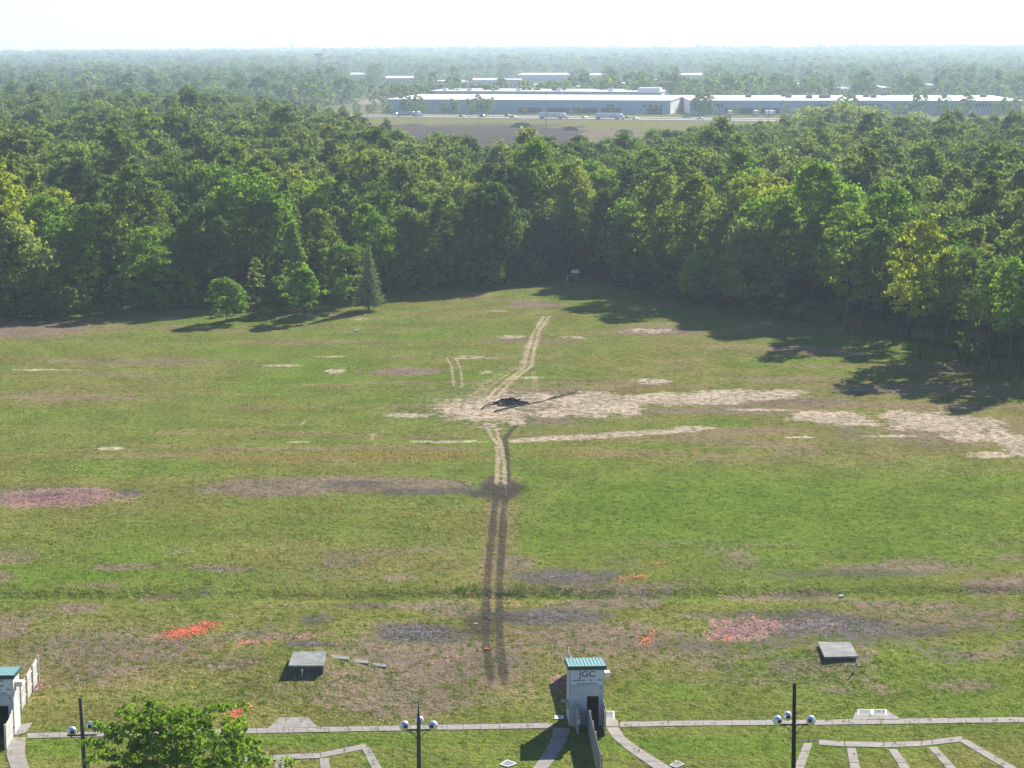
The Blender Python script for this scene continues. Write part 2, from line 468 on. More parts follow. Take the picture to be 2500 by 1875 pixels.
line('sand', ((2120, 905), (2212, 985)), 1.6, .75, .6)
for a in ((110, 1078, 175, 22, 1), (1585, 1362, 62, 30, .95), (1640, 1350, 70, 24, .7), (1740, 1350, 80, 20, .5), (60, 1487, 36, 16, .9), (660, 1375, 34, 10, .6), (975, 1425, 70, 16, .45), (520, 1390, 80, 10, .35), (1215, 1475, 26, 20, .7)):
    ell('pink', *a[:4], s=a[4], soft=0.4)
for a in ((900, 1368, 85, 21, 1.15), (1750, 1352, 150, 36, .95), (1880, 1365, 110, 22, .55), (1180, 1330, 125, 17, 1.1), (660, 1398, 50, 10, .9), (720, 1402, 34, 7, .9), (682, 1336, 36, 16, .6),
          (1210, 1246, 125, 16, .95), (1830, 1240, 260, 10, .45), (960, 1372, 90, 20, .6), (270, 1070, 40, 9, .9), (90, 1060, 170, 9, .5), (770, 1048, 70, 6, 1.1), (940, 1065, 110, 8, .9), (1990, 1365, 60, 14, .7),
          (320, 1425, 50, 14, .4), (1620, 1325, 100, 12, .5), (1860, 1400, 80, 14, .5)):
    ell('grey', *a[:4], s=a[4], soft=0.5)
for a in ((1082, 1062, 40, 26, 1.2), (1050, 1070, 60, 10, .75), (1112, 1058, 36, 10, .8), (1044, 1345, 44, 36, .6), (1050, 925, 22, 7, .7), (1105, 875, 60, 12, .6), (1088, 1330, 40, 16, .5)):
    ell('char', *a[:4], s=a[4], soft=0.5)
TL = ((1062, 1490), (1055, 1440), (1050, 1390), (1050, 1300), (1055, 1220), (1064, 1140), (1071, 1080), (1074, 1035))
TR = ((1092, 1490), (1083, 1430), (1079, 1370), (1078, 1300), (1081, 1220), (1088, 1120), (1092, 1060), (1093, 1035))
for T in (TL, TR): line('rut', T, 0.34, 1.0, .6, fy=(150.5, 156))
line('dry', TL, 1.6, .8, .8)
line('dry', TR, 1.6, .8, .8)
line('track', ((1093, 1130), (1094, 1080), (1094, 1040)), 0.13, .45)
line('rut', ((1074, 1040), (1077, 990), (1070, 955), (1045, 918)), 0.7, .45)
line('rut', ((1096, 1040), (1096, 985), (1090, 950), (1114, 922)), 0.4, .8)
line('track', ((1073, 1050), (1076, 995), (1072, 960), (1058, 938), (1044, 915)), 0.34, .75)
line('track', ((1080, 1055), (1082, 985)), .5, .3)
line('track', ((1091, 1050), (1089, 1000), (1084, 970), (1072, 930)), 0.3, .75)
for pts, w, s in ((((1050, 868), (1075, 842), (1130, 800), (1138, 765), (1150, 725), (1175, 685)), .34, .85), (((1072, 862), (1100, 832), (1148, 795), (1154, 760), (1163, 720), (1187, 685)), .34, .85),
                  (((1128, 800), (1140, 750), (1150, 730)), .7, .5), (((965, 775), (976, 795), (980, 838)), .22, .75), (((985, 775), (995, 800), (999, 840)), .22, .75),
                  (((1010, 880), (1060, 820), (1130, 795)), .8, .42), (((1030, 872), (1075, 825), (1135, 790), (1146, 740)), .3, .5), (((1090, 855), (1120, 815), (1150, 775), (1172, 720), (1192, 690)), .26, .4), (((990, 868), (1040, 845), (1100, 812)), .3, .45), (((1045, 905), (1000, 880), (960, 870)), .3, .5), (((1080, 905), (1130, 890), (1180, 885)), .3, .5), (((985, 905), (1040, 890), (1090, 900)), .25, .5), (((1150, 800), (1160, 860)), .6, .4)):
    line('track', pts, w, s)
for pts in (((715, 690), (790, 742), (845, 785)), ((728, 690), (805, 742), (860, 785)), ((930, 757), (965, 775)), ((955, 757), (985, 775)), ((645, 915), (665, 905), (700, 903)), ((795, 950), (815, 935), (860, 928), (900, 938))):
    line('char', pts, .22, .42)
for pts in (((648, 922), (660, 908), (700, 905)), ((800, 952), (806, 940), (825, 935)), ((215, 978), (245, 965), (290, 963))):
    line('track', pts, .3, .6)

# forest floor, far dirt field, lots
EDGE_D = ((-500, 735), (-150, 705), (0, 690), (200, 680), (450, 664), (640, 655), (760, 648), (850, 637), (1000, 622), (1200, 607), (1290, 606), (1400, 636), (1550, 664), (1700, 692), (1850, 724), (2000, 748), (2100, 772), (2212, 802), (2500, 890))
EDGE = [D(*p) for p in EDGE_D]
def edge_y(x): return np.interp(x, [p.x for p in EDGE], [p.y for p in EDGE])
BACK_U = ([-600, 0, 500, 700, 850, 900, 1000, 1250, 1500, 1650, 1750, 2000, 2500, 3100], [1700, 1700, 1500, 1250, 1060, 880, 740, 660, 700, 780, 920, 950, 1000, 1000])
def back_y(x, y):
    u = 1250 + FPX * np.asarray(x) / (np.asarray(y) * math.cos(PITCH) + CAM_H * math.sin(PITCH))
    return np.interp(u, *BACK_U)
inw = np.clip((GY - edge_y(GX) - 1.0) / 7, 0, 1) * (GY < back_y(GX, GY))
lit_gap = np.clip((GX - 40) / 8, 0, 1) * np.clip((400 - GY) / 30, 0, 1)
A['litter'] = np.maximum(A['litter'], inw * (1 - 0.8 * lit_gap * np.clip(vnoise(GX, GY, 9, 41) * 4 - 1, 0, 1)))
A['litter'] = np.maximum(A['litter'], ((GY > 1740) * np.clip((GY - 1740) / 2500, .12, .8)))
def farpatch(layer, u0, u1, v0, v1, s):
    a, b = G((u0 + u1) / 2, v1), G((u0 + u1) / 2, v0)
    u = 1250 + FPX * GX / (GY * math.cos(PITCH) + CAM_H * math.sin(PITCH))
    wob = (vnoise(GX, GY, 22, 61) - .5) * 2 + (vnoise(GX, GY, 7, 62) - .5)
    m = (u + wob * 26 > u0) & (u + wob * 26 < u1) & (GY + wob * 26 > a.y) & (GY + wob * 26 < b.y)
    A[layer][m] = np.maximum(A[layer][m], s)
farpatch('brown', 985, 1420, 308, 380, 1.0)
farpatch('char', 985, 1420, 309, 380, .62)
farpatch('brown', 1420, 1560, 316, 380, .8)
farpatch('grey', 985, 1400, 310, 350, .55)
farpatch('char', 900, 1360, 304, 314, .5)
farpatch('brown', 845, 960, 238, 262, .9)
farpatch('sand', 845, 960, 243, 256, .6)
farpatch('dry', 900, 1900, 286, 320, .45)
farpatch('brown', 1000, 1700, 262, 279, .5)

gm = bpy.data.meshes.new('ground')
gm.vertices.add(nx * ny)
gm.vertices.foreach_set('co', np.stack([GX, GY, GZ], -1).astype(np.float32).ravel())
idx = np.arange(nx * ny).reshape(ny, nx)
q = np.stack([idx[:-1, :-1], idx[:-1, 1:], idx[1:, 1:], idx[1:, :-1]], -1).reshape(-1, 4)
gm.loops.add(q.size)
gm.loops.foreach_set('vertex_index', q.astype(np.int32).ravel())
gm.polygons.add(len(q))
gm.polygons.foreach_set('loop_start', np.arange(0, q.size, 4, dtype=np.int32))
gm.polygons.foreach_set('use_smooth', np.ones(len(q), dtype=bool))
gm.update(calc_edges=True)
for k, a in A.items():
    at = gm.attributes.new(k, 'FLOAT', 'POINT')
    at.data.foreach_set('value', a.astype(np.float32).ravel())

def ground_mat():
    m, nt, b = nodes_of('meadow_ground')
    tc = N(nt, 'ShaderNodeTexCoord').outputs['Object']
    mp = N(nt, 'ShaderNodeMapping')
    mp.inputs['Scale'].default_value = (1.0, 0.72, 1.0)
    nt.links.new(tc, mp.inputs[0])
    vec = mp.outputs[0]
    mp2 = N(nt, 'ShaderNodeMapping')
    mp2.inputs['Scale'].default_value = (0.5, 1.3, 1.0)
    nt.links.new(tc, mp2.inputs[0])
    n1 = noise(nt, 0.16, 2, vec)
    n2 = noise(nt, 1.1, 3, vec, 0.62)
    n3 = noise(nt, 4.5, 2, vec, 0.65)
    n4 = noise(nt, 0.6, 4, mp2.outputs[0], 0.7)
    at = lambda k: N(nt, 'ShaderNodeAttribute', attribute_name=k).outputs['Fac']
    def fac(k, w2=0.55, w3=0.45, lo=0.38, hi=0.62, w4=0.0):
        a = at(k)
        f = mth(nt, 'ADD', a, mth(nt, 'MULTIPLY', mth(nt, 'SUBTRACT', n2, 0.5), w2))
        f = mth(nt, 'ADD', f, mth(nt, 'MULTIPLY', mth(nt, 'SUBTRACT', n3, 0.5), w3))
        if w4: f = mth(nt, 'ADD', f, mth(nt, 'MULTIPLY', mth(nt, 'SUBTRACT', n4, 0.5), w4))
        f = ramp(nt, f, lo, hi)
        return mth(nt, 'MULTIPLY', f, ramp(nt, a, 0.02, 0.25))
    c = mixc(nt, fac('lush', .8, .7, .1, .95, .6), (0.172, 0.164, 0.056), (0.118, 0.176, 0.032))
    c = mixc(nt, mth(nt, 'MULTIPLY', fac('dry', 1.1, 1.1, .30, .92, 1.1), 0.88), c, (0.225, 0.165, 0.095))
    c = mixc(nt, mth(nt, 'MULTIPLY', fac('brown', 1.1, 1.0, .18, .62, 1.0), 0.95), c, (0.195, 0.150, 0.122))
    c = mixc(nt, mth(nt, 'MULTIPLY', fac('grey', 1.3, 1.3, .22, .66, .8), 0.9), c, (0.118, 0.102, 0.104))
    pk = mixc(nt, ramp(nt, n3, .35, .65), (0.20, 0.145, 0.15), (0.36, 0.20, 0.185))
    c = mixc(nt, mth(nt, 'MULTIPLY', fac('pink', 1.0, 1.0, .32, .75, .5), 0.9), c, pk)
    c = mixc(nt, mth(nt, 'MULTIPLY', fac('char', .9, .8, .25, .7, .6), 0.9), c, (0.072, 0.061, 0.058))
    sd = mixc(nt, ramp(nt, n2, .3, .7), (0.33, 0.265, 0.215), (0.46, 0.385, 0.325))
    c = mixc(nt, mth(nt, 'MULTIPLY', fac('sand', .8, .5, .28, .82, 1.5), .92), c, sd)
    c = mixc(nt, mth(nt, 'MULTIPLY', fac('rut', .5, .45, .2, .75, .3), .88), c, (0.074, 0.062, 0.056))
    c = mixc(nt, mth(nt, 'MULTIPLY', fac('track', .5, .4, .2, .8, .4), .8), c, (0.40, 0.32, 0.235))
    c = mixc(nt, mth(nt, 'MULTIPLY', at('litter'), 0.9), c, (0.055, 0.05, 0.026))
    v = ramp(nt, n3, 0.25, 0.75)
    br = mixc(nt, v, (0.64, 0.66, 0.63), (1.32, 1.30, 1.25))
    c = mixc(nt, 1.0, c, br, 'MULTIPLY')
    v2 = mixc(nt, ramp(nt, n2, .28, .6), (0.66, 0.72, 0.62), (1.1, 1.08, 1.04))
    c = mixc(nt, 1.0, c, v2, 'MULTIPLY')
    v1 = mixc(nt, ramp(nt, n1, .3, .7), (0.86, 0.87, 0.84), (1.12, 1.1, 1.08))
    c = mixc(nt, 1.0, c, v1, 'MULTIPLY')
    nt.links.new(c, b.inputs['Base Color'])
    b.inputs['Roughness'].default_value = 1.0
    b.inputs['Specular IOR Level'].default_value = 0.0
    hsum = noise(nt, 2.2, 2, vec, 0.7)
    bp = N(nt, 'ShaderNodeBump')
    bp.inputs['Strength'].default_value = 0.8
    bp.inputs['Distance'].default_value = 0.3
    nt.links.new(hsum, bp.inputs['Height'])
    nt.links.new(bp.outputs[0], b.inputs['Normal'])
    return m
gm.materials.append(ground_mat())
ground = place('ground', gm)
tag(ground, 'mown grass field with worn sandy patches, ditch and wheel tracks', 'ground', kind='structure')

# ------------------------------------------------------------------ paths of concrete slabs
SLAB_T = 0.10
def slab(parent, quad, gap=0.02, mat='concrete', top=0.035, name='slab'):
    """One slab from four ground points (x, y), pulled in by the joint."""
    c = (sum(p[0] for p in quad) / len(quad), sum(p[1] for p in quad) / len(quad))
    pts = []
    for p in quad:
        d = math.hypot(p[0] - c[0], p[1] - c[1])
        k = max(0.2, (d - gap) / max(d, 1e-6))
        pts.append(((p[0] - c[0]) * k, (p[1] - c[1]) * k))
    z = HZ(*c) + top + random.uniform(-.008, .008)
    o = MB().prism(pts, -SLAB_T, 0).build(name, M[mat], parent, (c[0], c[1], z))
    o.rotation_euler = (random.uniform(-.006, .006), random.uniform(-.006, .006), 0)
    return o

def strip_slabs(parent, left, right, n, gap=0.02, mat='concrete', jit=0.25):
    """Slabs between two ground polylines of equal count."""
    L = np.array([(p.x, p.y) for p in left]); Rr = np.array([(p.x, p.y) for p in right])
    def at(P, t):
        s = np.r_[0, np.cumsum(np.hypot(*np.diff((L + Rr) / 2, axis=0).T))]
        tt = t * s[-1]
        return (np.interp(tt, s, P[:, 0]), np.interp(tt, s, P[:, 1]))
    ts = [0.0] + sorted(min(0.999, max(0.001, (i + random.uniform(-jit, jit)) / n)) for i in range(1, n)) + [1.0]
    for a, b in zip(ts[:-1], ts[1:]):
        slab(parent, [at(L, a), at(L, b), at(Rr, b), at(Rr, a)], gap, mat)

def struct(name, label):
    o = empty(name, (0, 0, 0))
    return tag(o, label, None, kind='structure')

def polyg(pts): return [G(u, v) for u, v in pts]

walk = struct('walkway', 'straight concrete walkway running between the shooting houses')
# straight walk, left of the middle house and right of it
lw = 0.56
ctr = [(66, 1797), (300, 1791), (560, 1786), (776, 1782), (1040, 1777), (1350, 1772)]
strip_slabs(walk, polyg([(u, v - 6) for u, v in ctr]), polyg([(u, v + 6.5) for u, v in ctr]), 30)
ctr = [(1513, 1769), (1700, 1766), (2000, 1764), (2250, 1761), (2560, 1757)]
strip_slabs(walk, polyg([(u, v - 6) for u, v in ctr]), polyg([(u, v + 6.5) for u, v in ctr]), 26)
# dark soil edge along the far side of the walk
edge = MB()
def soil_edge(pts, w=0.16):
    P = [G(u, v) for u, v in pts]
    V, F = [], []
    n = 0
    Q = []
    for a, b in zip(P[:-1], P[1:]):
        k = max(2, int((b - a).length / 0.5))
        for i in range(k): Q.append(a.lerp(b, i / k))
    for i, p in enumerate(Q):
        ww = w * random.uniform(0.3, 1.4)
        z = HZ(p.x, p.y) + 0.012
        V += [(p.x, p.y - 0.1, z), (p.x, p.y + ww, z)]
        if i: F.append((2 * i - 2, 2 * i, 2 * i + 1, 2 * i - 1))
    edge.add(V, F)
soil_edge([(60, 1790), (300, 1784), (560, 1779), (655, 1779)])
soil_edge([(776, 1775), (1040, 1770), (1340, 1765)])
soil_edge([(1513, 1762), (1700, 1759.5), (2085, 1757)])
soil_edge([(2200, 1755), (2540, 1751)])
soil_edge([(1930, 1810), (1996, 1809), (2060, 1812), (2200, 1813), (2260, 1808), (2345, 1799)], .2)
soil_edge([(540, 1846), (650, 1843), (785, 1838), (894, 1816)], .2)
tag(edge.build('soil_edge', M['soil'], walk), kind='stuff')

def pad(parent, pts, mat='concrete'):
    slab(parent, [(p.x, p.y) for p in polyg(pts)], 0.0, mat, 0.045, 'pad')
pad(walk, [(682, 1753), (751, 1753), (776, 1777), (654, 1780)])
pad(walk, [(2092, 1734), (2163, 1734), (2199, 1757), (2081, 1758)])
pad(walk, [(1480, 1752), (1499, 1752), (1509, 1762), (1511, 1775), (1478, 1775)])
pad(walk, [(49, 1770), (80, 1765), (62, 1790), (22, 1800)])

def frame_pad(u0, u1, v0, v1, label, rot=None, w=0.09, group=None):
    P = polyg([(u0, v1), (u1, v1), (u1, v0), (u0, v0)]) if rot is None else polyg(rot)
    c = sum(P, Vector()) / 4
    root = empty('station_pad', (c.x, c.y, HZ(c.x, c.y) + 0.055), 0, label, 'station pad', group)
    loc = [(p.x - c.x, p.y - c.y) for p in P]
    MB().prism(loc, -0.1, 0.0).build('pad', M['concrete_grey'], root)
    for i in range(4):
        a, b = Vector(loc[i]), Vector(loc[(i + 1) % 4])
        t = (b - a).normalized(); n = Vector((-t.y, t.x))
        if n.dot(-(a + b)) < 0: n = -n
        q4 = [a + t * 0.0, b, b + n * w - t * w, a + n * w + t * w]
        MB().prism([tuple(p) for p in q4], -0.02, 0.012).build('painted_edge', M['white_paint'], root)
    return root
frame_pad(2094, 2128, 1734, 1747, 'left one of the two white-framed pads side by side on the walkway step', w=.07)
frame_pad(2130, 2164, 1734, 1747, 'right one of the two white-framed pads side by side on the walkway step', w=.07)
frame_pad(1474, 1500, 1738, 1756, 'white-framed pad touching the right wall of the middle house')
frame_pad(1354, 1376, 1749, 1757, 'white-framed pad in shade at the left of the middle house', w=.2)
frame_pad(0, 0, 0, 0, 'diamond-shaped white-framed pad on the grass left of the house shadow', rot=[(1240, 1874), (1263, 1866), (1238, 1856), (1220, 1868)])
frame_pad(0, 0, 0, 0, 'square pad beside the lower end of the curved path', rot=[(1651, 1876), (1672, 1867), (1651, 1858), (1634, 1870)], w=.05)

curve = struct('path', 'curved concrete path leading down from the middle house to the right')
strip_slabs(curve, polyg([(1480, 1776), (1492, 1798), (1513, 1818), (1540, 1838), (1593, 1875), (1640, 1905)]),
            polyg([(1510, 1776), (1522, 1798), (1548, 1818), (1579, 1838), (1638, 1875), (1690, 1905)]), 6, 0.008)
curve2 = struct('path', 'shaded concrete path leading down from the middle house to the left')
strip_slabs(curve2, polyg([(1352, 1778), (1345, 1805), (1330, 1835), (1304, 1873), (1270, 1910)]),
            polyg([(1392, 1778), (1384, 1805), (1368, 1835), (1340, 1873), (1310, 1910)]), 6, 0.008)
curve3 = struct('path', 'curved concrete path in the lower left corner by the cut-off house')
strip_slabs(curve3, polyg([(22, 1801), (14, 1838), (25, 1875), (40, 1905)]), polyg([(64, 1801), (60, 1838), (70, 1875), (88, 1905)]), 5, 0.008)

lanes = struct('path', 'fan of concrete shooting lanes in the lower right corner')
def seg_strip(parent, a, b, w0, w1, n, gap=0.04, mat='concrete'):
    strip_slabs(parent, polyg([(a[0] - w0 / 2, a[1]), (b[0] - w1 / 2, b[1])]), polyg([(a[0] + w0 / 2, a[1]), (b[0] + w1 / 2, b[1])]), n, gap, mat, .15)
arc = [(1998, 1813), (2062, 1817), (2158, 1819), (2250, 1816), (2276, 1813), (2350, 1804)]
for a, b in zip(arc[:-1], arc[1:]):
    slab(lanes, [(p.x, p.y) for p in polyg([(a[0] + .6, a[1] - 6), (b[0] - .6, b[1] - 6), (b[0] - .6, b[1] + 6.5), (a[0] + .6, a[1] + 6.5)])], 0.02)
seg_strip(lanes, (1973, 1815), (1944, 1895), 22, 26, 4)
seg_strip(lanes, (2078, 1827), (2092, 1895), 22, 26, 2)
seg_strip(lanes, (2179, 1829), (2222, 1895), 22, 26, 2)
seg_strip(lanes, (2276, 1824), (2340, 1895), 22, 26, 3)
seg_strip(lanes, (2348, 1806), (2500, 1895), 26, 32, 3)
lanes2 = struct('path', 'fan of concrete shooting lanes behind the near leafy tree')
arc = [(530, 1856), (650, 1851), (700, 1849), (782, 1845), (840, 1833), (894, 1822)]
for a, b in zip(arc[:-1], arc[1:]):
    slab(lanes2, [(p.x, p.y) for p in polyg([(a[0] + .4, a[1] - 6), (b[0] - .4, b[1] - 6), (b[0] - .4, b[1] + 6.5), (a[0] + .4, a[1] + 6.5)])], 0.01, 'concrete')
seg_strip(lanes2, (893, 1826), (930, 1895), 22, 26, 3, .02)
seg_strip(lanes2, (791, 1852), (797, 1895), 22, 26, 2, .02)
seg_strip(lanes2, (686, 1857), (675, 1895), 22, 26, 2, .02)

# ------------------------------------------------------------------ shooting houses
def text_mesh(body, size, mat, bold=0.0, width=None):
    cu = bpy.data.curves.new('t', 'FONT')
    cu.body = body
    cu.size = size
    cu.align_x = 'CENTER'
    cu.extrude = 0.004
    cu.offset = bold
    cu.resolution_u = 3
    o = bpy.data.objects.new('t', cu)
    COL.objects.link(o)
    dg = bpy.context.evaluated_depsgraph_get()
    me = bpy.data.meshes.new_from_object(o.evaluated_get(dg))
    bpy.data.objects.remove(o)
    bpy.data.curves.remove(cu)
    me.materials.clear()
    me.materials.append(mat)
    if width:
        co = np.array([v.co for v in me.vertices])
        k = width / (co[:, 0].max() - co[:, 0].min())
        for v in me.vertices: v.co.x *= k
    return me

def put_text(name, me, parent, x, y, z):
    o = place(name, me, parent, (x, y, z))
    o.rotation_euler = (math.pi / 2, 0, 0)
    return o

TXT = {}
def board_mesh(h, w=0.14, t=0.025):
    return MB().box((0, 0, h / 2), (w, t, h)).mesh(M['cream'], name='board')
HW, HD, HF, HB = 2.47, 2.45, 4.42, 4.2            # house width, depth, front and back height

def make_fence(label, origin, direction, length, h0, h1, mat_b, group=None, gap=0.022, ramp_len=2.0, post_side=1, post_mat='cream'):
    """Board fence starting at origin; boards are separate pieces, posts stand on one side."""
    dx, dy = direction
    rz = math.atan2(dy, dx)
    root = empty('board_fence', (origin[0], origin[1], HZ(origin[0], origin[1])), rz, label, 'fence', group)
    n = int(length / (0.14 + gap))
    cache = {}
    for i in range(n):
        s = (i + 0.5) * (0.14 + gap)
        h = h0 + (h1 - h0) * min(1, s / ramp_len)
        hk = round(h, 1)
        if hk not in cache:
            cache[hk] = MB().box((0, 0, hk / 2 + 0.04), (0.14, 0.025, hk - 0.04)).mesh(M[mat_b], name='board')
        place('board', cache[hk], root, (s, random.uniform(-.004, .004), random.uniform(-.03, .0)))
    np_ = max(2, int(round(length / 2.4)) + 1)
    for i in range(np_):
        s = min(length - 0.05, 0.05 + i * (length - 0.1) / (np_ - 1))
        h = h0 + (h1 - h0) * min(1, s / ramp_len)
        MB().box((0, 0, h / 2 + 0.03), (0.11, 0.11, h + 0.06)).build('post', M[post_mat], root, (s, 0.073 * post_side, 0))
    for zz in (0.35, 0.85):
        hh = min(h0, h1) * zz
        MB().box((length / 2, 0, hh), (length - 0.2, 0.05, 0.09)).build('rail', M[mat_b], root, (0, 0.04 * post_side, 0))
    return root

def make_house(number, base, signs, label):
    rz = YAW
    root = empty('shooting_house', (base.x, base.y, HZ(base.x, base.y)), rz, label, 'house')
    w2, T = HW / 2, 0.09
    dx0, dx1, dh = 0.02, 0.86, 2.2                # doorway in the front wall
    fw = MB()
    fw.box(((-w2 + dx0) / 2, T / 2, HF / 2), (dx0 + w2, T, HF))
    fw.box(((dx1 + w2) / 2, T / 2, HF / 2), (w2 - dx1, T, HF))
    fw.box(((dx0 + dx1) / 2, T / 2, (HF + dh) / 2), (dx1 - dx0, T, HF - dh))
    fw.build('front_wall', M['siding'], root)
    for s, nm in ((-1, 'side_wall'), (1, 'side_wall')):
        m = MB()
        vv = []
        for x in (s * w2 - s * 0.002, s * (w2 - T)):
            vv += [(x, T + .002, 0), (x, HD, 0), (x, HD, HB), (x, T + .002, HF - 0.02)]
        m.add(vv, [(0, 1, 2, 3), (7, 6, 5, 4), (0, 4, 5, 1), (1, 5, 6, 2), (2, 6, 7, 3), (3, 7, 4, 0)])
        m.build(nm, M['siding'], root)
    MB().box((0, HD - T / 2 - .003, HB / 2), (HW - 2 * T - .004, T, HB)).build('back_wall', M['siding'], root)
    MB().box((0, HD / 2 + .05, 0.05), (HW - 2 * T - .01, HD - 2 * T - .01, 0.1)).build('floor', M['inside'], root)
    MB().box((0, 1.5, 1.1), (HW - 2 * T - .02, .05, 2.0)).build('partition', M['inside'], root)
    for s in (-1, 1):
        MB().box((s * (w2 - .02), -.015, HF / 2), (.08, .03, HF - .02)).build('corner_trim', M['cream'], root)
    MB().box(((dx0 + dx1) / 2, -.01, dh + .05), (dx1 - dx0 + .16, .03, .09)).build('door_frame', M['cream'], root)
    # roof
    ov = 0.14
    y0, y1, z0, z1 = -0.22, HD + 0.16, HF + 0.11, HB + 0.07
    rf = MB()
    x0, x1 = -w2 - ov, w2 + ov
    rf.add([(x0, y0, z0), (x1, y0, z0), (x1, y1, z1), (x0, y1, z1), (x0, y0, z0 - .06), (x1, y0, z0 - .06), (x1, y1, z1 - .06), (x0, y1, z1 - .06)],
           [(0, 1, 2, 3), (7, 6, 5, 4), (4, 5, 1, 0), (5, 6, 2, 1), (6, 7, 3, 2), (7, 4, 0, 3)])
    roof = rf.build('roof', M['teal'], root)
    for i in range(12):
        x = x0 + 0.03 + i * (x1 - x0 - .06) / 11
        MB().add([(x - .025, y0 - .005, z0 + .001), (x + .025, y0 - .005, z0 + .001), (x + .025, y1, z1 + .001), (x - .025, y1, z1 + .001),
                  (x - .012, y0 - .005, z0 + .045), (x + .012, y0 - .005, z0 + .045), (x + .012, y1, z1 + .045), (x - .012, y1, z1 + .045)],
                 [(4, 5, 6, 7), (0, 1, 5, 4), (1, 2, 6, 5), (2, 3, 7, 6), (3, 0, 4, 7)]).build('rib', M['teal'], roof)
    MB().box((0, y0 - .02, z0 - .16), (HW + 2 * ov + .01, .03, .27)).build('fascia', M['teal_dark'], root)
    MB().box((0, y0 - .025, z0 + .0), (HW + 2 * ov + .02, .05, .05)).build('eave_edge', M['white_paint'], roof)
    for s in (-1, 1):
        m = MB()
        x = s * (w2 + ov - .01)
        vv = []
        for xx in (x, x + s * .03):
            vv += [(xx, y0, z0 - .25), (xx, y1, z1 - .25), (xx, y1, z1), (xx, y0, z0)]
        m.add(vv, [(0, 1, 2, 3), (7, 6, 5, 4), (0, 4, 5, 1), (1, 5, 6, 2), (2, 6, 7, 3), (3, 7, 4, 0)])
        m.build('barge_board', M['teal_dark'], root)
    # sign board
    sb = MB().box((0, -.035, 3.60), (2.34, .05, 1.12)).build('sign_board', M['sign'], root)
    for zz in (4.17, 3.03):
        MB().box((0, -.045, zz), (2.42, .06, .035)).build('sign_frame', M['galv'], sb)
    if not TXT:
        TXT['j'] = text_mesh('JGC', .62, M['purple'], .012, 1.22)
        TXT['a'] = text_mesh('Sporting Clays', .145, M['ink'], .004, .88)
        TXT['b'] = text_mesh('Trap', .145, M['ink'], .004, .28)
        TXT['c'] = text_mesh('Skeet', .145, M['ink'], .004, .34)
        TXT['d'] = text_mesh('www.jeffersongunclub.com', .12, M['ink'], .004, 1.55)
    yy = -.066
    put_text('lettering', TXT['j'], sb, 0.02, yy, 3.66)
    put_text('lettering', TXT['a'], sb, -.57, yy, 3.38)
    put_text('lettering', TXT['b'], sb, .26, yy, 3.38)
    put_text('lettering', TXT['c'], sb, .96, yy, 3.38)
    put_text('lettering', TXT['d'], sb, .02, yy, 3.13)
    put_text('number', text_mesh(number, .26, M['ink'], .008), root, .97, -.01, 2.70)
    # target hatches
    aw = MB().box((w2 + .27, 1.0, 3.55), (.54, .62, .34), taper=.92).build('hatch_hood', M['cream_clean'], root)
    MB().box((w2 + .05, .72, 3.35), (.1, .03, .5)).build('hood_bracket', M['cream_clean'], aw)
    MB().box((w2 + .003, 1.0, 3.3), (.012, .5, .5)).build('hatch', M['dark'], root)
    aw = MB().box((-w2 - .28, .9, 1.6), (.56, .62, .05)).build('hatch_hood', M['fence_grey'], root)
    MB().box((-w2 - .05, .62, 1.34), (.1, .03, .5)).build('hood_bracket', M['fence_grey'], aw)
    MB().box((-w2 - .003, .9, 1.3), (.012, .5, .4)).build('hatch', M['dark'], root)
    return root

def local(base, x, y):
    c, s = math.cos(YAW), math.sin(YAW)
    return (base.x + c * x - s * y, base.y + s * x + c * y)
FW = (math.sin(YAW), -math.cos(YAW))              # towards the camera
BK = (-FW[0], -FW[1])
h3 = G(1432, 1772)
h4 = G(-7, 1797)
for base, num, lab, nm in ((h3, '3', 'grey house with teal roof, JGC sign and number 3, in the middle', 'middle house'),
                           (h4, '4', 'white house with number 4 cut off by the left picture edge', 'cut-off house')):
    make_house(num, base, True, lab)
    p = local(base, 1.0, HD + 0.05)
    make_fence('cream board fence behind the ' + nm, local(base, -.25 if num == '3' else .75, HD + .06), BK, 10.3, 2.0, 2.0, 'cream', post_side=-1, gap=.035)
    make_fence('long grey board fence running towards the viewer from the ' + nm, local(base, .0, -.06), (.045, -1.0), 11.5, 1.15, 1.85, 'fence_grey', post_side=1, post_mat='fence_grey')
    make_fence('short board screen right of the doorway of the ' + nm, local(base, 1.18, -.06), FW, 2.1 if num == '3' else 2.9, 2.05, 1.75, 'cream', gap=.004, post_side=-1)
    f = make_fence('short board screen at the left front corner of the ' + nm, local(base, -.93, -.06), (FW[0] * .98 + .14, FW[1] * .98), 1.6, 1.85, 1.6, 'fence_grey', gap=.004, post_side=-1, post_mat='cream')
    if num == '3':
        e = empty('warning_sign', (*local(base, -.74, -1.80), 0), YAW, 'small white sign with a red disc on the left screen of the middle house', 'sign')
        MB().box((0, 0, 1.05), (.24, .02, .62)).build('plate', M['white_paint'], e)
        MB().lathe([(.085, 0), (.085, .012)], (0, -.022, 1.2), 16, Matrix.Rotation(math.pi / 2, 3, 'X')).build('red_disc', M['red'], e)
        MB().box((0, .05, .7), (.09, .07, 1.4)).build('post', M['fence_grey'], e)

# bin by the cut-off house
p = G(29, 1797)
b = empty('bin', (p.x, p.y, HZ(p.x, p.y)), 0, 'small grey bin at the corner of the cut-off house', 'bin')
MB().lathe([(.17, 0), (.2, .1), (.22, .55), (.21, .62)], n=14).build('body', M['fence_grey'], b, smooth=True)
MB().lathe([(.235, .62), (.235, .68), (.12, .76), (.03, .78)], n=14).build('lid', M['pole_grey'], b, smooth=True)

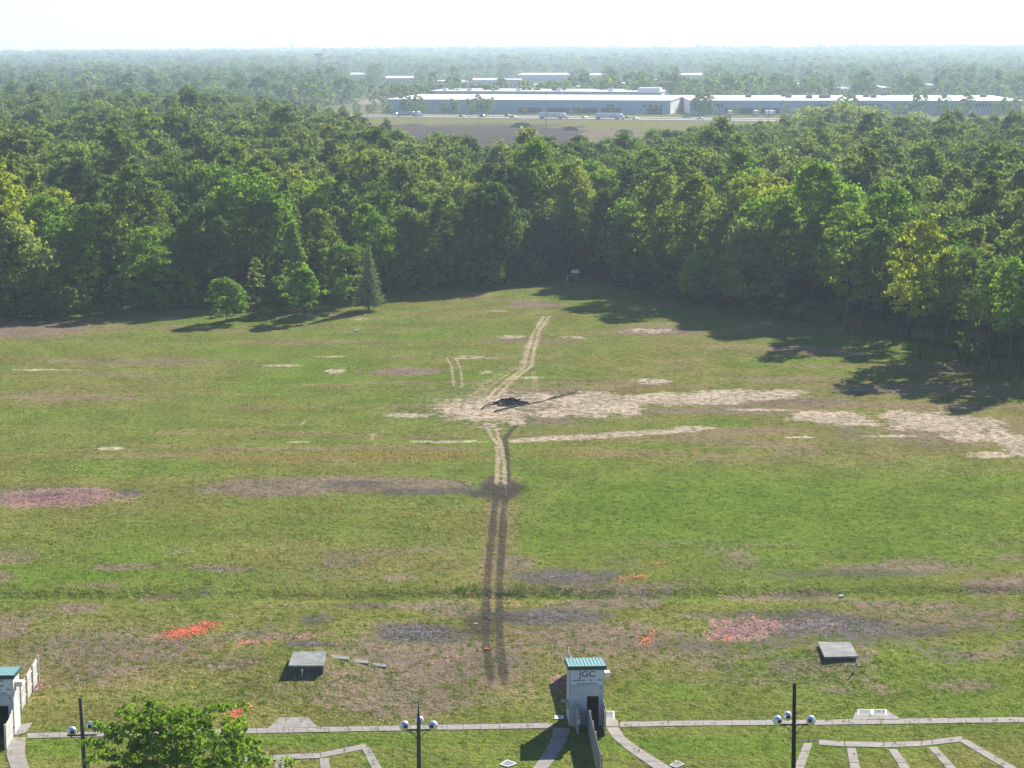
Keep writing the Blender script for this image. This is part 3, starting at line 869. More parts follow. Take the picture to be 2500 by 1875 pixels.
# ------------------------------------------------------------------ floodlight poles
def lamp_meshes():
    # bowl reflector opening along -Y (towards the shooters' field), dome at the back
    prof = [(.06, -.02), (.16, .0), (.24, .07), (.29, .18), (.31, .30), (.315, .42)]
    rot = Matrix.Rotation(R(-118), 3, 'X')
    bowl = MB().lathe(prof, (0, 0, 0), 20, rot)
    lens = MB().lathe([(.30, .421), (.30, .428)], (0, 0, 0), 20, rot)
    bx = MB().box((0, 0, -.09), (.24, .24, .2)).box((0, 0, -.22), (.08, .08, .1))
    return bowl.mesh(M['lamp'], True), lens.mesh(M['lamp_glass']), bx.mesh(M['iron'])
LB, LL, LX = lamp_meshes()

def flood_pole(u_lamp, v_lamp, v_top, dist, mat, rad, lamps, label, arm_w=1.55, taper=.75, lean=0.0):
    r = ray(u_lamp, v_lamp)
    t = dist / r.y
    x, y = r.x * t, dist
    zl = CAM_H + r.z * t
    r2 = ray(u_lamp, v_top)
    zt = CAM_H + r2.z * (dist / r2.y)
    gz = HZ(x, y)
    root = empty('floodlight_pole', (x, y, gz), 0, label, 'light pole')
    zl, zt = zl - gz, zt - gz
    root.rotation_euler = (0, lean, 0)
    MB().tube([(0, 0, -.1), (0, 0, zl), (0, 0, zt)], [rad * 1.25, rad, rad * taper], 10).build('pole', M[mat], root, smooth=True)
    za = zl - .32
    arm = MB().box((0, -.16, za), (arm_w, .09, .09)).build('cross_arm', M['iron'], root)
    for s in (-1, 1):
        MB().tube([(s * .03, -.16, za - .62), (s * arm_w * .40, -.16, za - .02)], .028, 6).build('brace', M['iron'], arm)
    for (lx, ly, lz, rr) in lamps:
        hd = place('lamp_head', LB, root, (lx, ly, za + .34 + lz), rr, .98)
        place('lens', LL, hd)
        place('ballast', LX, hd)
    if any(l[1] > 0.1 for l in lamps):
        MB().box((0, .3, za + .12), (.08, .6, .08)).build('back_bracket', M['iron'], arm)
    return root
flood_pole(1022, 1768, 1708, 127, 'pole_grey', .125, [(-.86, -.16, 0, R(14)), (.86, -.16, 0, R(-14)), (0.02, .45, .12, 0)], 'grey floodlight pole with spiked top left of the middle house', 1.5, .12)
flood_pole(1941, 1755, 1668, 127, 'pole_dark', .13, [(-.98, -.16, 0, R(14)), (1.02, -.16, 0, R(-14)), (-.33, .45, .08, 0)], 'black floodlight pole right of the middle house', 1.75, .85, R(-.6))
flood_pole(206, 1781, 1704, 127, 'pole_grey', .125, [(-.62, -.16, 0, R(14)), (.42, .45, .12, 0), (1.44, -.16, .05, R(-14))], 'grey floodlight pole standing behind the near leafy tree', 1.9, .8, R(-1.6))

# ------------------------------------------------------------------ trap houses, stakes, litter on the grass
def trap_house(quad, wall_h, label, tilt):
    P = polyg(quad)
    c = sum(P, Vector()) / 4
    gz = HZ(c.x, c.y)
    P = [G(u, v, gz + wall_h + .1) for u, v in quad]
    c = sum(P, Vector()) / 4
    root = empty('trap_house', (c.x, c.y, gz), 0, label, 'trap house')
    loc = [(p.x - c.x, p.y - c.y) for p in P]
    sl = MB().prism(loc, wall_h, wall_h + .14).build('roof_slab', M['concrete_grey'], root)
    k = [(a * .93, b * .93) for a, b in loc]
    n = len(k)
    for i in range(n):
        a, b = Vector(k[i]), Vector(k[(i + 1) % n])
        m = MB()
        t = (b - a).normalized(); nn = Vector((-t.y, t.x)) * .12
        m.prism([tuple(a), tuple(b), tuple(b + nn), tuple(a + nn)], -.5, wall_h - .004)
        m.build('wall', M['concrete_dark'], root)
    return root
trap_house([(704, 1626), (791, 1626), (797, 1590), (716, 1592)], .5, 'low trap house with weathered slab roof left of the wheel tracks', 0)
trap_house([(2013, 1605), (2094, 1603), (2076, 1568), (1996, 1568)], .22, 'low trap house with grey slab roof right of the middle house', 0)
st = empty('concrete_strip', (0, 0, 0), 0, 'narrow concrete strip lying beside the left trap house', 'strip')
strip_slabs(st, polyg([(800, 1617), (850, 1622), (895, 1626), (944, 1631)]), polyg([(800, 1625), (850, 1630), (895, 1634), (944, 1638)]), 3, .004, 'concrete_grey')

def stake(u, v, h, label, mat='cream'):
    p = G(u, v)
    o = MB().box((0, 0, h / 2 - .05), (.09, .09, h), taper=.8).box((0, -.05, h * .8), (.16, .02, .12)).build('marker_stake', M[mat], None, (p.x, p.y, HZ(p.x, p.y)), random.uniform(-.2, .2))
    o.rotation_euler = (random.uniform(-.05, .05), random.uniform(-.05, .05), random.uniform(-.3, .3))
    tag(o, label, 'stake')
stake(738, 1668, .62, 'short stake in the grass below the left trap house')
stake(2084, 1656, .75, 'short stake in the grass below the right trap house')
stake(154, 1621, .7, 'short pale stake near the fence of the cut-off house')
stake(560, 1560, .5, 'short stake right of the orange clay debris', 'fence_grey')
stake(1355, 1588, .5, 'left one of two stakes behind the roof of the middle house', 'fence_grey')
stake(1428, 1588, .5, 'right one of two stakes behind the roof of the middle house', 'fence_grey')

def litter(u, v, dims, label, mat='white_paint', rz=0.2, name='litter_piece'):
    p = G(u, v)
    m = MB().box((0, 0, dims[2] / 2), dims, taper=.86)
    m.box((dims[0] * .2, dims[1] * .1, dims[2] * .9), (dims[0] * .5, dims[1] * .5, dims[2] * .5), .4)
    o = m.build(name, M[mat], None, (p.x, p.y, HZ(p.x, p.y) + .01), rz)
    tag(o, label, 'litter')
litter(1162, 1521, (.34, .14, .08), 'white plank scrap just left of the wheel tracks', name='plank_scrap')
litter(2054, 1450, (.40, .30, .22), 'crumpled white scrap lying by the ditch')
litter(870, 810, (.75, .5, .3), 'white scrap on the grass below the small field trees')
litter(1188, 1587, (.34, .26, .14), 'orange scrap lying in the left wheel track', 'shard')
litter(939, 1722, (.12, .1, .06), 'tiny white scrap in the brown grass left of the grey pole')
litter(538, 1399, (.14, .12, .08), 'tiny white scrap in the grass above the ditch')
litter(2096, 1643, (.14, .12, .08), 'tiny white scrap beside the stake below the right trap house')

# clay target debris: loose fragments, nobody could count them
def debris(name, blobs, mat, label, size=.09, seed=1):
    r = np.random.default_rng(seed)
    V = []
    for (u, v, ru, rv, n) in blobs:
        n = int(n * 1.6)
        c = D(u, v)
        rx = abs(D(u + ru, v).x - c.x); ry = abs(D(u, v - rv).y - D(u, v + rv).y) / 2
        slope = 0.0
        a = r.uniform(0, 2 * math.pi, n); q = np.abs(r.normal(0, .5, n))
        px, py = c.x + np.cos(a) * q * rx, c.y + np.sin(a) * q * ry + np.cos(a) * q * ry * .35
        px += (r.random(n) - .5) * .2
        pz = height(px, py) + .02
        for i in range(n):
            s = size * r.uniform(.5, 1.5)
            an = r.uniform(0, 6.28)
            e1 = np.array((math.cos(an), math.sin(an), r.uniform(-.3, .5))) * s
            e2 = np.array((-math.sin(an), math.cos(an), r.uniform(-.3, .5))) * s * r.uniform(.4, .9)
            cc = np.array((px[i], py[i], pz[i] + s * .35))
            V.append((cc - e1 - e2 * .6, cc + e1 * .8 - e2, cc + e1 + e2 * .7, cc - e1 * .6 + e2))
    me = quads_mesh(name, np.array(V), M[mat])
    o = place(name, me)
    tag(o, label, 'debris', kind='stuff')
    return o
debris('orange_clay_debris', [(412, 1360, 58, 13, 1500), (450, 1345, 40, 8, 320), (400, 1370, 90, 26, 160), (380, 1372, 45, 10, 300), (510, 1540, 26, 16, 200), (500, 1555, 34, 16, 100), (535, 1530, 20, 10, 30),
                              (1375, 1246, 44, 8, 150), (1420, 1218, 40, 10, 70), (1340, 1252, 20, 6, 40), (1395, 1382, 38, 18, 170), (1410, 1368, 25, 8, 60),
                              (1052, 1403, 6, 3, 20), (540, 1390, 160, 16, 130), (300, 1420, 240, 60, 60), (1570, 1378, 26, 12, 160), (430, 1480, 200, 50, 60), (62, 1484, 30, 16, 100), (730, 1400, 120, 20, 40)],
       'shard', 'bright orange clay target fragments scattered over the grass', .05, 5)
debris('pink_clay_debris', [(110, 1080, 150, 15, 2600), (1590, 1362, 55, 22, 1100), (1650, 1350, 80, 22, 450), (60, 1486, 34, 14, 350), (640, 1380, 60, 16, 250), (1215, 1478, 26, 22, 250)],
       'shard_pink', 'dull pink clay target fragments lying in beds', .05, 6)
debris('grey_clay_debris', [(110, 1072, 160, 14, 1300), (900, 1366, 80, 17, 1400), (1750, 1352, 140, 26, 1300), (1190, 1330, 110, 11, 500), (680, 1400, 60, 8, 400), (1880, 1365, 100, 16, 400), (1210, 1245, 110, 10, 300)],
       'shard_dark', 'grey clay target fragments lying in beds', .05, 8)

# tall dry grass and weeds: blades nobody could count
def blades(name, spots, mat, label, h0, h1, nb, spread, tint=(1, 1, 1), wd=.035, seed=3):
    r = np.random.default_rng(seed)
    S = np.repeat(np.asarray(spots), nb, axis=0)
    n = len(S)
    S = S + r.normal(0, spread, (n, 2))
    z = height(S[:, 0], S[:, 1]) - .02
    an = r.uniform(0, 6.28, n); hh = r.uniform(h0, h1, n); w = wd * r.uniform(.6, 1.4, n)
    ln = r.normal(0, .35, (n, 2)) * hh[:, None]
    b = np.stack([S[:, 0], S[:, 1], z], 1)
    t = b + np.concatenate([ln, hh[:, None]], 1)
    e1 = np.stack([np.cos(an) * w, np.sin(an) * w, np.zeros(n)], 1)
    o = place(name, quads_mesh(name, np.stack([b - e1, b + e1, t + e1 * .35, t - e1 * .35], 1), M[mat]))
    o.color = (*tint, 1)
    return tag(o, label, 'grass', kind='stuff')
def spread_in(zones, seed):
    r = np.random.default_rng(seed)
    out = []
    for (u, v, ru, rv, n) in zones:
        for _ in range(n):
            p = D(u + r.uniform(-1, 1) * ru, v + r.normal(0, .5) * rv)
            out.append((p.x, p.y))
    return out
blades('dry_grass', spread_in([(740, 990, 300, 14, 420), (560, 1002, 120, 14, 120), (900, 987, 140, 10, 200), (1250, 984, 150, 9, 60), (700, 1110, 330, 30, 260), (560, 1190, 250, 40, 120), (980, 1150, 60, 40, 60)], 31),
       'dry_blade', 'tan tufts of tall dry grass in rows across the meadow', .12, .38, 7, .35, seed=4, wd=.03)
dsp = []
rr_ = np.random.default_rng(33)
for _ in range(420):
    x = rr_.uniform(-42, 42)
    if vnoise(np.array([x]), np.array([1.0]), 5.0, 51)[0] < .45: continue; y = float(np.interp(x, [p.x for p in DITCH], [p.y for p in DITCH]))
    dsp.append((x, y + rr_.normal(.9, .9)))
dsp += spread_in([(1180, 1274, 150, 14, 70), (1010, 1276, 30, 8, 24), (1300, 1283, 120, 8, 26)], 34)
blades('ditch_weeds', dsp, 'grass_blade', 'dark green weeds growing along the ditch', .08, .28, 12, .28, (.85, 1.0, .65), .03, 5)
blades('grass_tufts', spread_in([(1106, 1400, 1200, 260, 5200), (1106, 1100, 1200, 160, 2600)], 35), 'grass_blade', 'short grass tufts scattered over the mown meadow', .06, .2, 9, .14, (1, 1.1, .75), .03, 6)

# ------------------------------------------------------------------ burnt heap in the field
def wobbly(m, a, b, r0, r1, wob=.08, n=5, sides=6):
    a, b = Vector(a), Vector(b)
    L = (b - a).length
    pts = [a.lerp(b, i / (n - 1)) + Vector([random.uniform(-wob, wob) * L * .3 if 0 < i < n - 1 else 0 for _ in range(3)]) for i in range(n)]
    m.tube(pts, [r0 + (r1 - r0) * i / (n - 1) for i in range(n)], sides)
c = D(1103, 876)
heap = empty('burnt_heap', (c.x, c.y, HZ(c.x, c.y)), 0, 'black charred wood heap on the sandy patch', 'wood heap')
m = MB()
NR, NS = 6, 22
vv, ff = [], []
for i in range(NR + 1):
    q = i / NR
    for k in range(NS):
        an = 2 * math.pi * k / NS
        rr = q * (1 + .22 * math.sin(3 * an + 1) + random.uniform(-.1, .1))
        z = (1 - q) ** .8 * .62 * (1 + .4 * math.cos(2 * an + 1)) + random.uniform(-.12, .22) * (q < 1)
        vv.append((rr * 2.4 * math.cos(an), rr * 2.0 * math.sin(an), max(z, -.02) if q < 1 else -.05))
for i in range(NR):
    for k in range(NS):
        ff.append((i * NS + k, (i + 1) * NS + k, (i + 1) * NS + (k + 1) % NS, i * NS + (k + 1) % NS))
m.add(vv, ff)
m.build('ash_mound', M['char'], heap)
for i in range(26):
    an = random.uniform(0, 6.28); q = random.uniform(0, 1.7)
    L = random.uniform(.8, 2.4)
    d = random.uniform(0, 6.28)
    x, y, z = q * 1.2 * math.cos(an), q * math.sin(an), random.uniform(.15, .7) * (1 - q / 2.6)
    m = MB()
    wobbly(m, (x - L / 2 * math.cos(d), y - L / 2 * math.sin(d), max(.08, z - random.uniform(0, .3))), (x + L / 2 * math.cos(d), y + L / 2 * math.sin(d), z + random.uniform(0, .35)), random.uniform(.06, .13), .04)
    m.build('charred_branch', M['char'], heap)
a, b = D(1068, 893), D(1232, 856)
lg = empty('fallen_trunk', (a.x, a.y, HZ(a.x, a.y)), 0, 'long thin fallen trunk lying across the sandy patch beside the burnt heap', 'log')
v = b - a
m = MB()
n = 9
pts = [Vector((v.x * i / 8, v.y * i / 8 + random.uniform(-.15, .15), .16 + .05 * math.sin(i))) for i in range(n)]
m.tube(pts, [.11 - .008 * i for i in range(n)], 7)
m.build('trunk', M['bark'], lg)
for i in range(34):
    t = random.uniform(.68, 1.08)
    p0 = Vector((v.x * t, v.y * t, .15))
    an = math.atan2(v.y, v.x) + random.uniform(-.9, .9)
    L = random.uniform(.6, 2.2)
    m = MB()
    wobbly(m, p0, p0 + Vector((math.cos(an) * L, math.sin(an) * L, random.uniform(.1, .8))), .045, .012, .1, 4, 4)
    m.build('twig', M['dead_wood'], lg)
a, b = D(1040, 888), D(1082, 872)
m = MB(); wobbly(m, (0, 0, .1), (b.x - a.x, b.y - a.y, .35), .13, .07, .1, 6, 6)
tag(m.build('charred_log', M['pole_dark'], None, (a.x, a.y, HZ(a.x, a.y))), 'short dark log poking out at the left of the burnt heap', 'log')

# ------------------------------------------------------------------ things at the wood's edge
p = G(1404, 690)
t = empty('canopied_machine', (p.x, p.y, HZ(p.x, p.y)), R(12), 'small dark machine under a rounded white canopy at the edge of the wood', 'machine')
MB().box((0, 0, .65), (1.7, 1.1, .5)).box((.75, 0, 1.0), (.5, .8, .5), taper=.8).box((-.3, 0, 1.0), (.5, .6, .25)).build('body', M['iron'], t)
for sx in (-.55, .6):
    for sy in (-.6, .6):
        rr = .42 if sx < 0 else .3
        MB().lathe([(rr * .5, -.1), (rr, -.08), (rr, .08), (rr * .5, .1)], (sx, sy, rr), 16, Matrix.Rotation(math.pi / 2, 3, 'X')).build('wheel', M['tyre'], t)
for sx in (-.5, .4):
    MB().tube([(sx, 0, .9), (sx * .9, 0, 2.3)], .03, 6).build('canopy_post', M['cream_clean'], t)
MB().lathe([(1.0, 2.2), (.95, 2.36), (.7, 2.55), (.35, 2.66), (.05, 2.7)], (0, 0, 0), 14, Matrix.Diagonal((1, .9, 1)) @ Matrix.Rotation(R(12), 3, 'X')).build('canopy', M['white_paint'], t, smooth=True)
MB().box((-1.6, .1, .7), (.12, .12, 1.4)).box((-1.2, .1, 1.42), (.9, .08, .08)).build('white_bracket', M['white_paint'], t)
p = G(292, 757)
t = empty('blue_crate', (p.x, p.y, HZ(p.x, p.y)), .3, 'small blue crate at the foot of the left wood', 'crate')
MB().box((0, 0, .3), (1.1, .7, .6), taper=1.06).build('body', M['blue_plastic'], t)
MB().box((0, 0, .64), (1.24, .82, .07)).build('lid', M['wall_blue'], t)
p = G(897, 756)
t = empty('camp_chair', (p.x, p.y, HZ(p.x, p.y)), .5, 'small dark chair standing under the grey-green spruce', 'chair')
MB().box((0, 0, .5), (.62, .6, .09)).build('seat', M['iron'], t)
MB().box((0, .32, 1.0), (.62, .08, .95), rx=R(-12)).build('backrest', M['iron'], t)
for sx in (-.27, .27):
    for sy in (-.25, .25):
        MB().box((sx, sy, .23), (.05, .05, .46)).build('leg', M['iron'], t)
p = G(154, 752)
o = MB().tube([(0, 0, -.2), (.05, 0, 4), (0, .05, 8.6), (.1, 0, 12.2)], [.22, .19, .16, .11], 8).tube([(0, 0, 7.6), (.7, .1, 8.4)], [.07, .02], 5).tube([(0, 0, 9.8), (-.6, .2, 10.8)], [.06, .02], 5).build('bare_trunk', M['bark_pale'], None, (p.x, p.y - 1, HZ(p.x, p.y)), smooth=True)
tag(o, 'pale bare upright trunk in front of the left wood', 'dead tree')

# ------------------------------------------------------------------ trees
def rand_dir(r, n):
    v = r.normal(size=(n, 3))
    return v / np.linalg.norm(v, axis=1, keepdims=True)

def leaf_quads(r, centers, normals, size):
    n = len(centers)
    nrm = normals / np.linalg.norm(normals, axis=1, keepdims=True)
    ref = rand_dir(r, n)
    t = np.cross(nrm, ref); t /= np.linalg.norm(t, axis=1, keepdims=True) + 1e-9
    b = np.cross(nrm, t)
    s = (size * r.uniform(.6, 1.35, n))[:, None]
    w = s * r.uniform(.45, .8, n)[:, None]
    bend = nrm * s * .22
    return np.stack([centers - t * s - bend, centers - b * w, centers + t * s - bend, centers + b * w], 1)

def profile(shape, t):
    if shape == 'round': return np.sqrt(np.clip(1 - (2 * t - 1) ** 2, 0, 1)) * (1 - .12 * t)
    if shape == 'oval': return np.clip(np.sin(np.pi * np.clip(t, 0, 1) ** .75), 0, 1) ** .7
    if shape == 'column': return np.clip(t * 6, 0, 1) ** .6 * np.clip((1 - t) * 2.2, 0, 1) ** .6
    if shape == 'cone': return np.clip(1 - t, 0, 1) ** .85 * np.clip(t * 9, .4, 1)
    if shape == 'spread': return np.clip(np.sin(np.pi * np.clip(t, 0, 1) ** .6), 0, 1) ** .55
    return np.clip(np.sin(np.pi * t), 0, 1) ** .5

def crown_quads(seed, H, base, Rad, shape, nclump, nleaf, leaf, inner=.5, lobes=3, rough=.3, cl=.29):
    """Leaf clumps spread through the crown's volume; returns quads and clump centres."""
    r = np.random.default_rng(seed)
    t = r.beta(1.35, 1.05, nclump) * .97
    an = r.uniform(0, 2 * np.pi, nclump)
    ph = r.uniform(0, 6.28, 6)
    lob = 1 + rough * (np.sin(lobes * an + ph[0] + 3 * t) * .6 + np.sin((lobes + 2) * an + ph[1] - 7 * t) * .45 + np.sin(9 * t + ph[2] + an) * .4)
    q = inner + (1 - inner) * r.random(nclump) ** .55
    rr = Rad * profile(shape, t) * np.clip(lob, .45, 1.5) * q
    cx = Rad * .12 * np.sin(5 * t + ph[3]); cy = Rad * .12 * np.sin(4 * t + ph[4])
    top = 1 + .03 * r.normal(size=nclump)
    C = np.stack([cx + rr * np.cos(an), cy + rr * np.sin(an), base + (H - base) * t * top], 1)
    rc = Rad * cl * r.uniform(.55, 1.35, nclump)
    ci = np.repeat(np.arange(nclump), nleaf)
    d = rand_dir(r, len(ci))
    d[:, 2] = np.where(d[:, 2] < -.25, -d[:, 2] * .6, d[:, 2])
    rad = rc[ci] * r.random(len(ci)) ** .4
    P = C[ci] + d * rad[:, None] * np.array((1, 1, .72))
    cc = np.array((0, 0, base + (H - base) * .42))
    o = (P - cc) / np.array((Rad, Rad, (H - base) * .55)); o /= np.linalg.norm(o, axis=1, keepdims=True) + 1e-9
    nr = d * .5 + o * .35 + rand_dir(r, len(ci)) * .8 + np.array((0, 0, .2))
    return leaf_quads(r, P, nr, leaf), C

def trunk_mesh(seed, H, C, r0, mat, reach=.86, nl=9, bare=False):
    r = np.random.default_rng(seed + 500)
    m = MB()
    top = H * reach
    k = 6
    off = r.normal(0, .02 * H, (k, 2)); off[0] = 0
    pts = [Vector((off[i, 0] * i / k, off[i, 1] * i / k, -.25 + (top + .25) * i / (k - 1))) for i in range(k)]
    m.tube(pts, [r0 * 1.35] + [r0 * (1 - .85 * i / (k - 1)) for i in range(1, k)], 7)
    order = r.permutation(len(C))[:nl]
    for j in order:
        c = Vector(C[j])
        zs = max(H * .18, min(top * .9, c.z - (Vector((c.x, c.y)).length) * r.uniform(.5, .9)))
        f = np.clip((zs + .25) / (top + .25) * (k - 1), 0, k - 1.001)
        i0 = int(f)
        s = pts[i0].lerp(pts[i0 + 1], f - i0)
        mid = s.lerp(c, .5) + Vector((0, 0, .06 * H * r.uniform(-.2, .6)))
        rl = r0 * (1 - .8 * zs / top) * .55
        m.tube([s, mid, c], [rl, rl * .6, rl * .2], 5)
    return m.mesh(mat, True, 'trunk')

KINDS = {}
def add_kind(key, seed, H, base, Rad, shape, nc, nl, leaf, mat='leaf', r0=None, bark='bark', **kw):
    Q, C = crown_quads(seed, H, base, Rad, shape, nc, nl, leaf, **kw)
    KINDS.setdefault(key, []).append((quads_mesh(key + '_crown', Q, M[mat]), trunk_mesh(seed, H, C, r0 or H * .013, M[bark]), H))

for i in range(3):
    add_kind('round', 10 + i, 20, 4.5, 6.8, 'round', 135, 52, .34, rough=.2)
    add_kind('tall', 20 + i, 23, 5.5, 5.5, 'oval', 130, 50, .32, rough=.26)
    add_kind('column', 30 + i, 22, 3.0, 3.1, 'column', 110, 42, .28, rough=.3)
    add_kind('spread', 40 + i, 17, 3.2, 7.0, 'spread', 130, 50, .33, rough=.26)
    add_kind('open', 50 + i, 21, 8.5, 4.6, 'spread', 95, 34, .28, rough=.4, inner=.3)
    add_kind('shrub', 60 + i, 5.2, .2, 2.3, 'round', 60, 34, .22, rough=.4)
    add_kind('skirt', 70 + i, 18, .8, 4.4, 'oval', 130, 42, .30, rough=.38)

# per-tree tints (multiplied into the leaf colour) and the words for them
TINTS = {'dark green': (.58, .70, .70), 'deep green': (.72, .92, .70), 'mid green': (.98, 1.05, .85), 'fresh green': (1.15, 1.4, .65),
         'olive green': (1.3, 1.15, .85), 'pale grey-green': (1.5, 1.38, 1.45), 'yellow-green': (2.0, 1.75, .7)}
SHAPE_WORD = {'round': 'round-crowned', 'tall': 'tall', 'column': 'slender', 'spread': 'broad', 'open': 'bare-stemmed', 'skirt': 'low-branched', 'shrub': 'bushy'}

def put_tree(name, kind, var, x, y, s, rz, tint, label=None, group=None, cat='tree', sz=1.0):
    crown, trunk, H = KINDS[kind][var]
    root = empty(name, (x, y, HZ(x, y)), rz, label, cat, group)
    root.scale = (s, s, s * sz)
    c = place('crown', crown, root)
    c.color = (*tint, 1)
    place('trunk', trunk, root)
    return root

rt = np.random.default_rng(21)
cand = []
step = 7.6
for yy in np.arange(215, 1720, step):
    half = .30 * yy + 45
    for xx in np.arange(-half, half, step):
        x = xx + rt.uniform(-.42, .42) * step; y = yy + rt.uniform(-.42, .42) * step
        cand.append((x, y))
cand = np.array(cand)
ey = edge_y(cand[:, 0])
inside = (cand[:, 1] > ey + .5) & (cand[:, 1] < back_y(cand[:, 0], cand[:, 1]))
cand = cand[inside]
# keep the clearing where the machine stands, thin the right-hand edge
pm = G(1404, 690)
keep = np.hypot((cand[:, 0] - pm.x) / 7, (cand[:, 1] - pm.y) / 9) > 1
gp = cand[:, 1] - edge_y(cand[:, 0])
thin = (cand[:, 0] > 48) & (gp < 26) & (cand[:, 1] < 350)
keep &= ~(thin & (rt.random(len(cand)) < .5))
keep &= rt.random(len(cand)) > .10
cand = cand[keep]
gp = cand[:, 1] - edge_y(cand[:, 0])
dep = cand[:, 1]
uu = 1250 + FPX * cand[:, 0] / (dep * math.cos(PITCH) + CAM_H * math.sin(PITCH))
vis = (uu > -70) & (uu < 2570)
score = np.where(vis, gp, 1e6)
order = np.argsort(score)
N_IND = 285
ind = order[:N_IND]
rest = np.ones(len(cand), bool); rest[ind] = False
VMIN = ([-600, 0, 500, 700, 850, 900, 1000, 1100, 1250, 1350, 1450, 1550, 1650, 1750, 2000, 2500, 3100], [203, 203, 217, 240, 266, 284, 302, 312, 331, 322, 309, 303, 296, 288, 276, 272, 272])
def top_limit(x, y):
    """Tallest tree that keeps the view to the cleared field and the highway open."""
    u = 1250 + FPX * np.asarray(x) / (np.asarray(y) * math.cos(PITCH) + (CAM_H - 20) * math.sin(PITCH))
    v = np.interp(u, *VMIN)
    d = (v - 937.5) / FPX
    return CAM_H + np.asarray(y) * (-math.sin(PITCH) - d * math.cos(PITCH)) / (math.cos(PITCH) - d * math.sin(PITCH))
patch = lambda x, y, s, sd: float(vnoise(np.array([x]), np.array([y]), s, sd)[0])
ORD = ['first', 'second', 'third', 'fourth', 'fifth', 'sixth', 'seventh', 'eighth', 'ninth', 'tenth', 'eleventh', 'twelfth', 'thirteenth', 'fourteenth', 'fifteenth',
       'sixteenth', 'seventeenth', 'eighteenth', 'nineteenth', 'twentieth']
for tens, tw in (('twenty', 'thirtieth'), ('thirty', 'fortieth'), ('forty', 'fiftieth'), ('fifty', 'sixtieth')):
    ORD += [tens + '-' + w for w in ORD[:9]] + [tw]
recs = []
tn = list(TINTS)
for i in ind:
    x, y = cand[i]
    g = gp[i]
    row = 'front rank' if g < 9 else 'second rank' if g < 22 else 'third rank' if g < 38 else 'fourth rank' if g < 56 else 'rear ranks'
    right = x > 45 and y < 380
    if right and g < 30: kind = rt.choice(['open', 'open', 'open', 'tall'])
    elif g < 9: kind = rt.choice(['skirt', 'skirt', 'spread', 'tall', 'column'])
    else: kind = rt.choice(['round', 'tall', 'tall', 'column', 'spread', 'round'])
    pz = patch(x, y, 14, 77) + rt.normal(0, .27)
    k = int(np.clip(pz * 6.2, 0, 5))
    tint = ['dark green', 'deep green', 'mid green', 'fresh green', 'fresh green', 'olive green'][k]
    if rt.random() < .09: tint = 'pale grey-green'
    if rt.random() < .03: tint = 'yellow-green'
    s = rt.uniform(.66, 1.16) * (.92 if g < 9 else 1.0)
    s = min(s, float(top_limit(x, y)) / (KINDS[str(kind)][0][2] * 1.12) * rt.uniform(.8, 1.0))
    recs.append(dict(x=x, y=y, kind=str(kind), tint=tint, s=s, row=row, rz=rt.uniform(0, 6.28), var=int(rt.integers(3))))
groups = {}
for r_ in recs: groups.setdefault((r_['row'], r_['kind'], r_['tint']), []).append(r_)
for (row, kind, tint), L in groups.items():
    L.sort(key=lambda r_: r_['x'] / r_['y'])
    for j, r_ in enumerate(L):
        base = '%s %s tree' % (tint, SHAPE_WORD[kind])
        where = "in the wood's %s" % row
        lab = ('only %s %s' % (base, where)) if len(L) == 1 else '%s %s from the left %s' % (ORD[j], base, where)
        tv = np.array(TINTS[tint]) * rt.uniform(.9, 1.1)
        put_tree('broadleaf_tree', kind, r_['var'], r_['x'], r_['y'], r_['s'], r_['rz'], tv, lab, 'trees of the wood', sz=rt.uniform(.92, 1.1))

# bushes along the foot of the wood
bush = []
for u in np.arange(-20, 2212, 30):
    if 1180 < u < 1330: continue
    if u > 1500 and rt.random() < .35: continue
    if u > 1760 and rt.random() < .8: continue
    v = np.interp(u, [a for a, b in EDGE_D], [b for a, b in EDGE_D])
    p = D(u + rt.uniform(-12, 12), v + rt.uniform(-2, 6))
    bush.append((p.x, p.y + rt.uniform(0, 4)))
bcount = {}
for (x, y) in bush:
    tint = list(TINTS)[int(rt.integers(0, 5))]
    j = bcount.get(tint, 0)
    bcount[tint] = j + 1
    put_tree('edge_bush', 'shrub', int(rt.integers(3)), x, y, rt.uniform(.55, 1.1), rt.uniform(0, 6.28), np.array(TINTS[tint]), '%s %s bush from the left along the foot of the wood' % (ORD[j], tint), 'bushes along the foot of the wood', 'bush', rt.uniform(.9, 1.3))

# ------------------------------------------------------------------ single trees on the field
def solo(name, seed, u, v, H, base, Rad, shape, tint, label, nc=110, nl=44, leaf=.26, mat='leaf', bark='bark', r0=None, cat='tree', **kw):
    p = D(u, v)
    Q, C = crown_quads(seed, H, base, Rad, shape, nc, nl, leaf, **kw)
    root = empty(name, (p.x, p.y, HZ(p.x, p.y)), 0, label, cat)
    c = place('crown', quads_mesh('crown', Q, M[mat]), root)
    c.color = (*tint, 1)
    place('trunk', trunk_mesh(seed, H, C, r0 or H * .014, M[bark]), root)
    return root
solo('field_tree', 101, 490, 697, 7.6, 1.7, 3.5, 'spread', (1.05, 1.3, .7), 'small round tree standing alone on the grass, leftmost of the field trees', leaf=.24, rough=.3)
solo('field_tree', 102, 658, 693, 9.0, 2.3, 3.3, 'oval', (1.0, 1.3, .7), 'small bright tree on the grass, right of the lone round one', leaf=.24, rough=.3)
solo('field_tree', 103, 607, 678, 6.6, .7, 3.0, 'round', (.85, 1.05, .7), 'low bushy tree between the two small field trees', leaf=.24)
solo('field_tree', 104, 735, 668, 11.8, 1.6, 4.3, 'round', (1.05, 1.15, .85), 'spiky fresh green tree beside the grey-green spruce', leaf=.27, rough=.5, inner=.25)
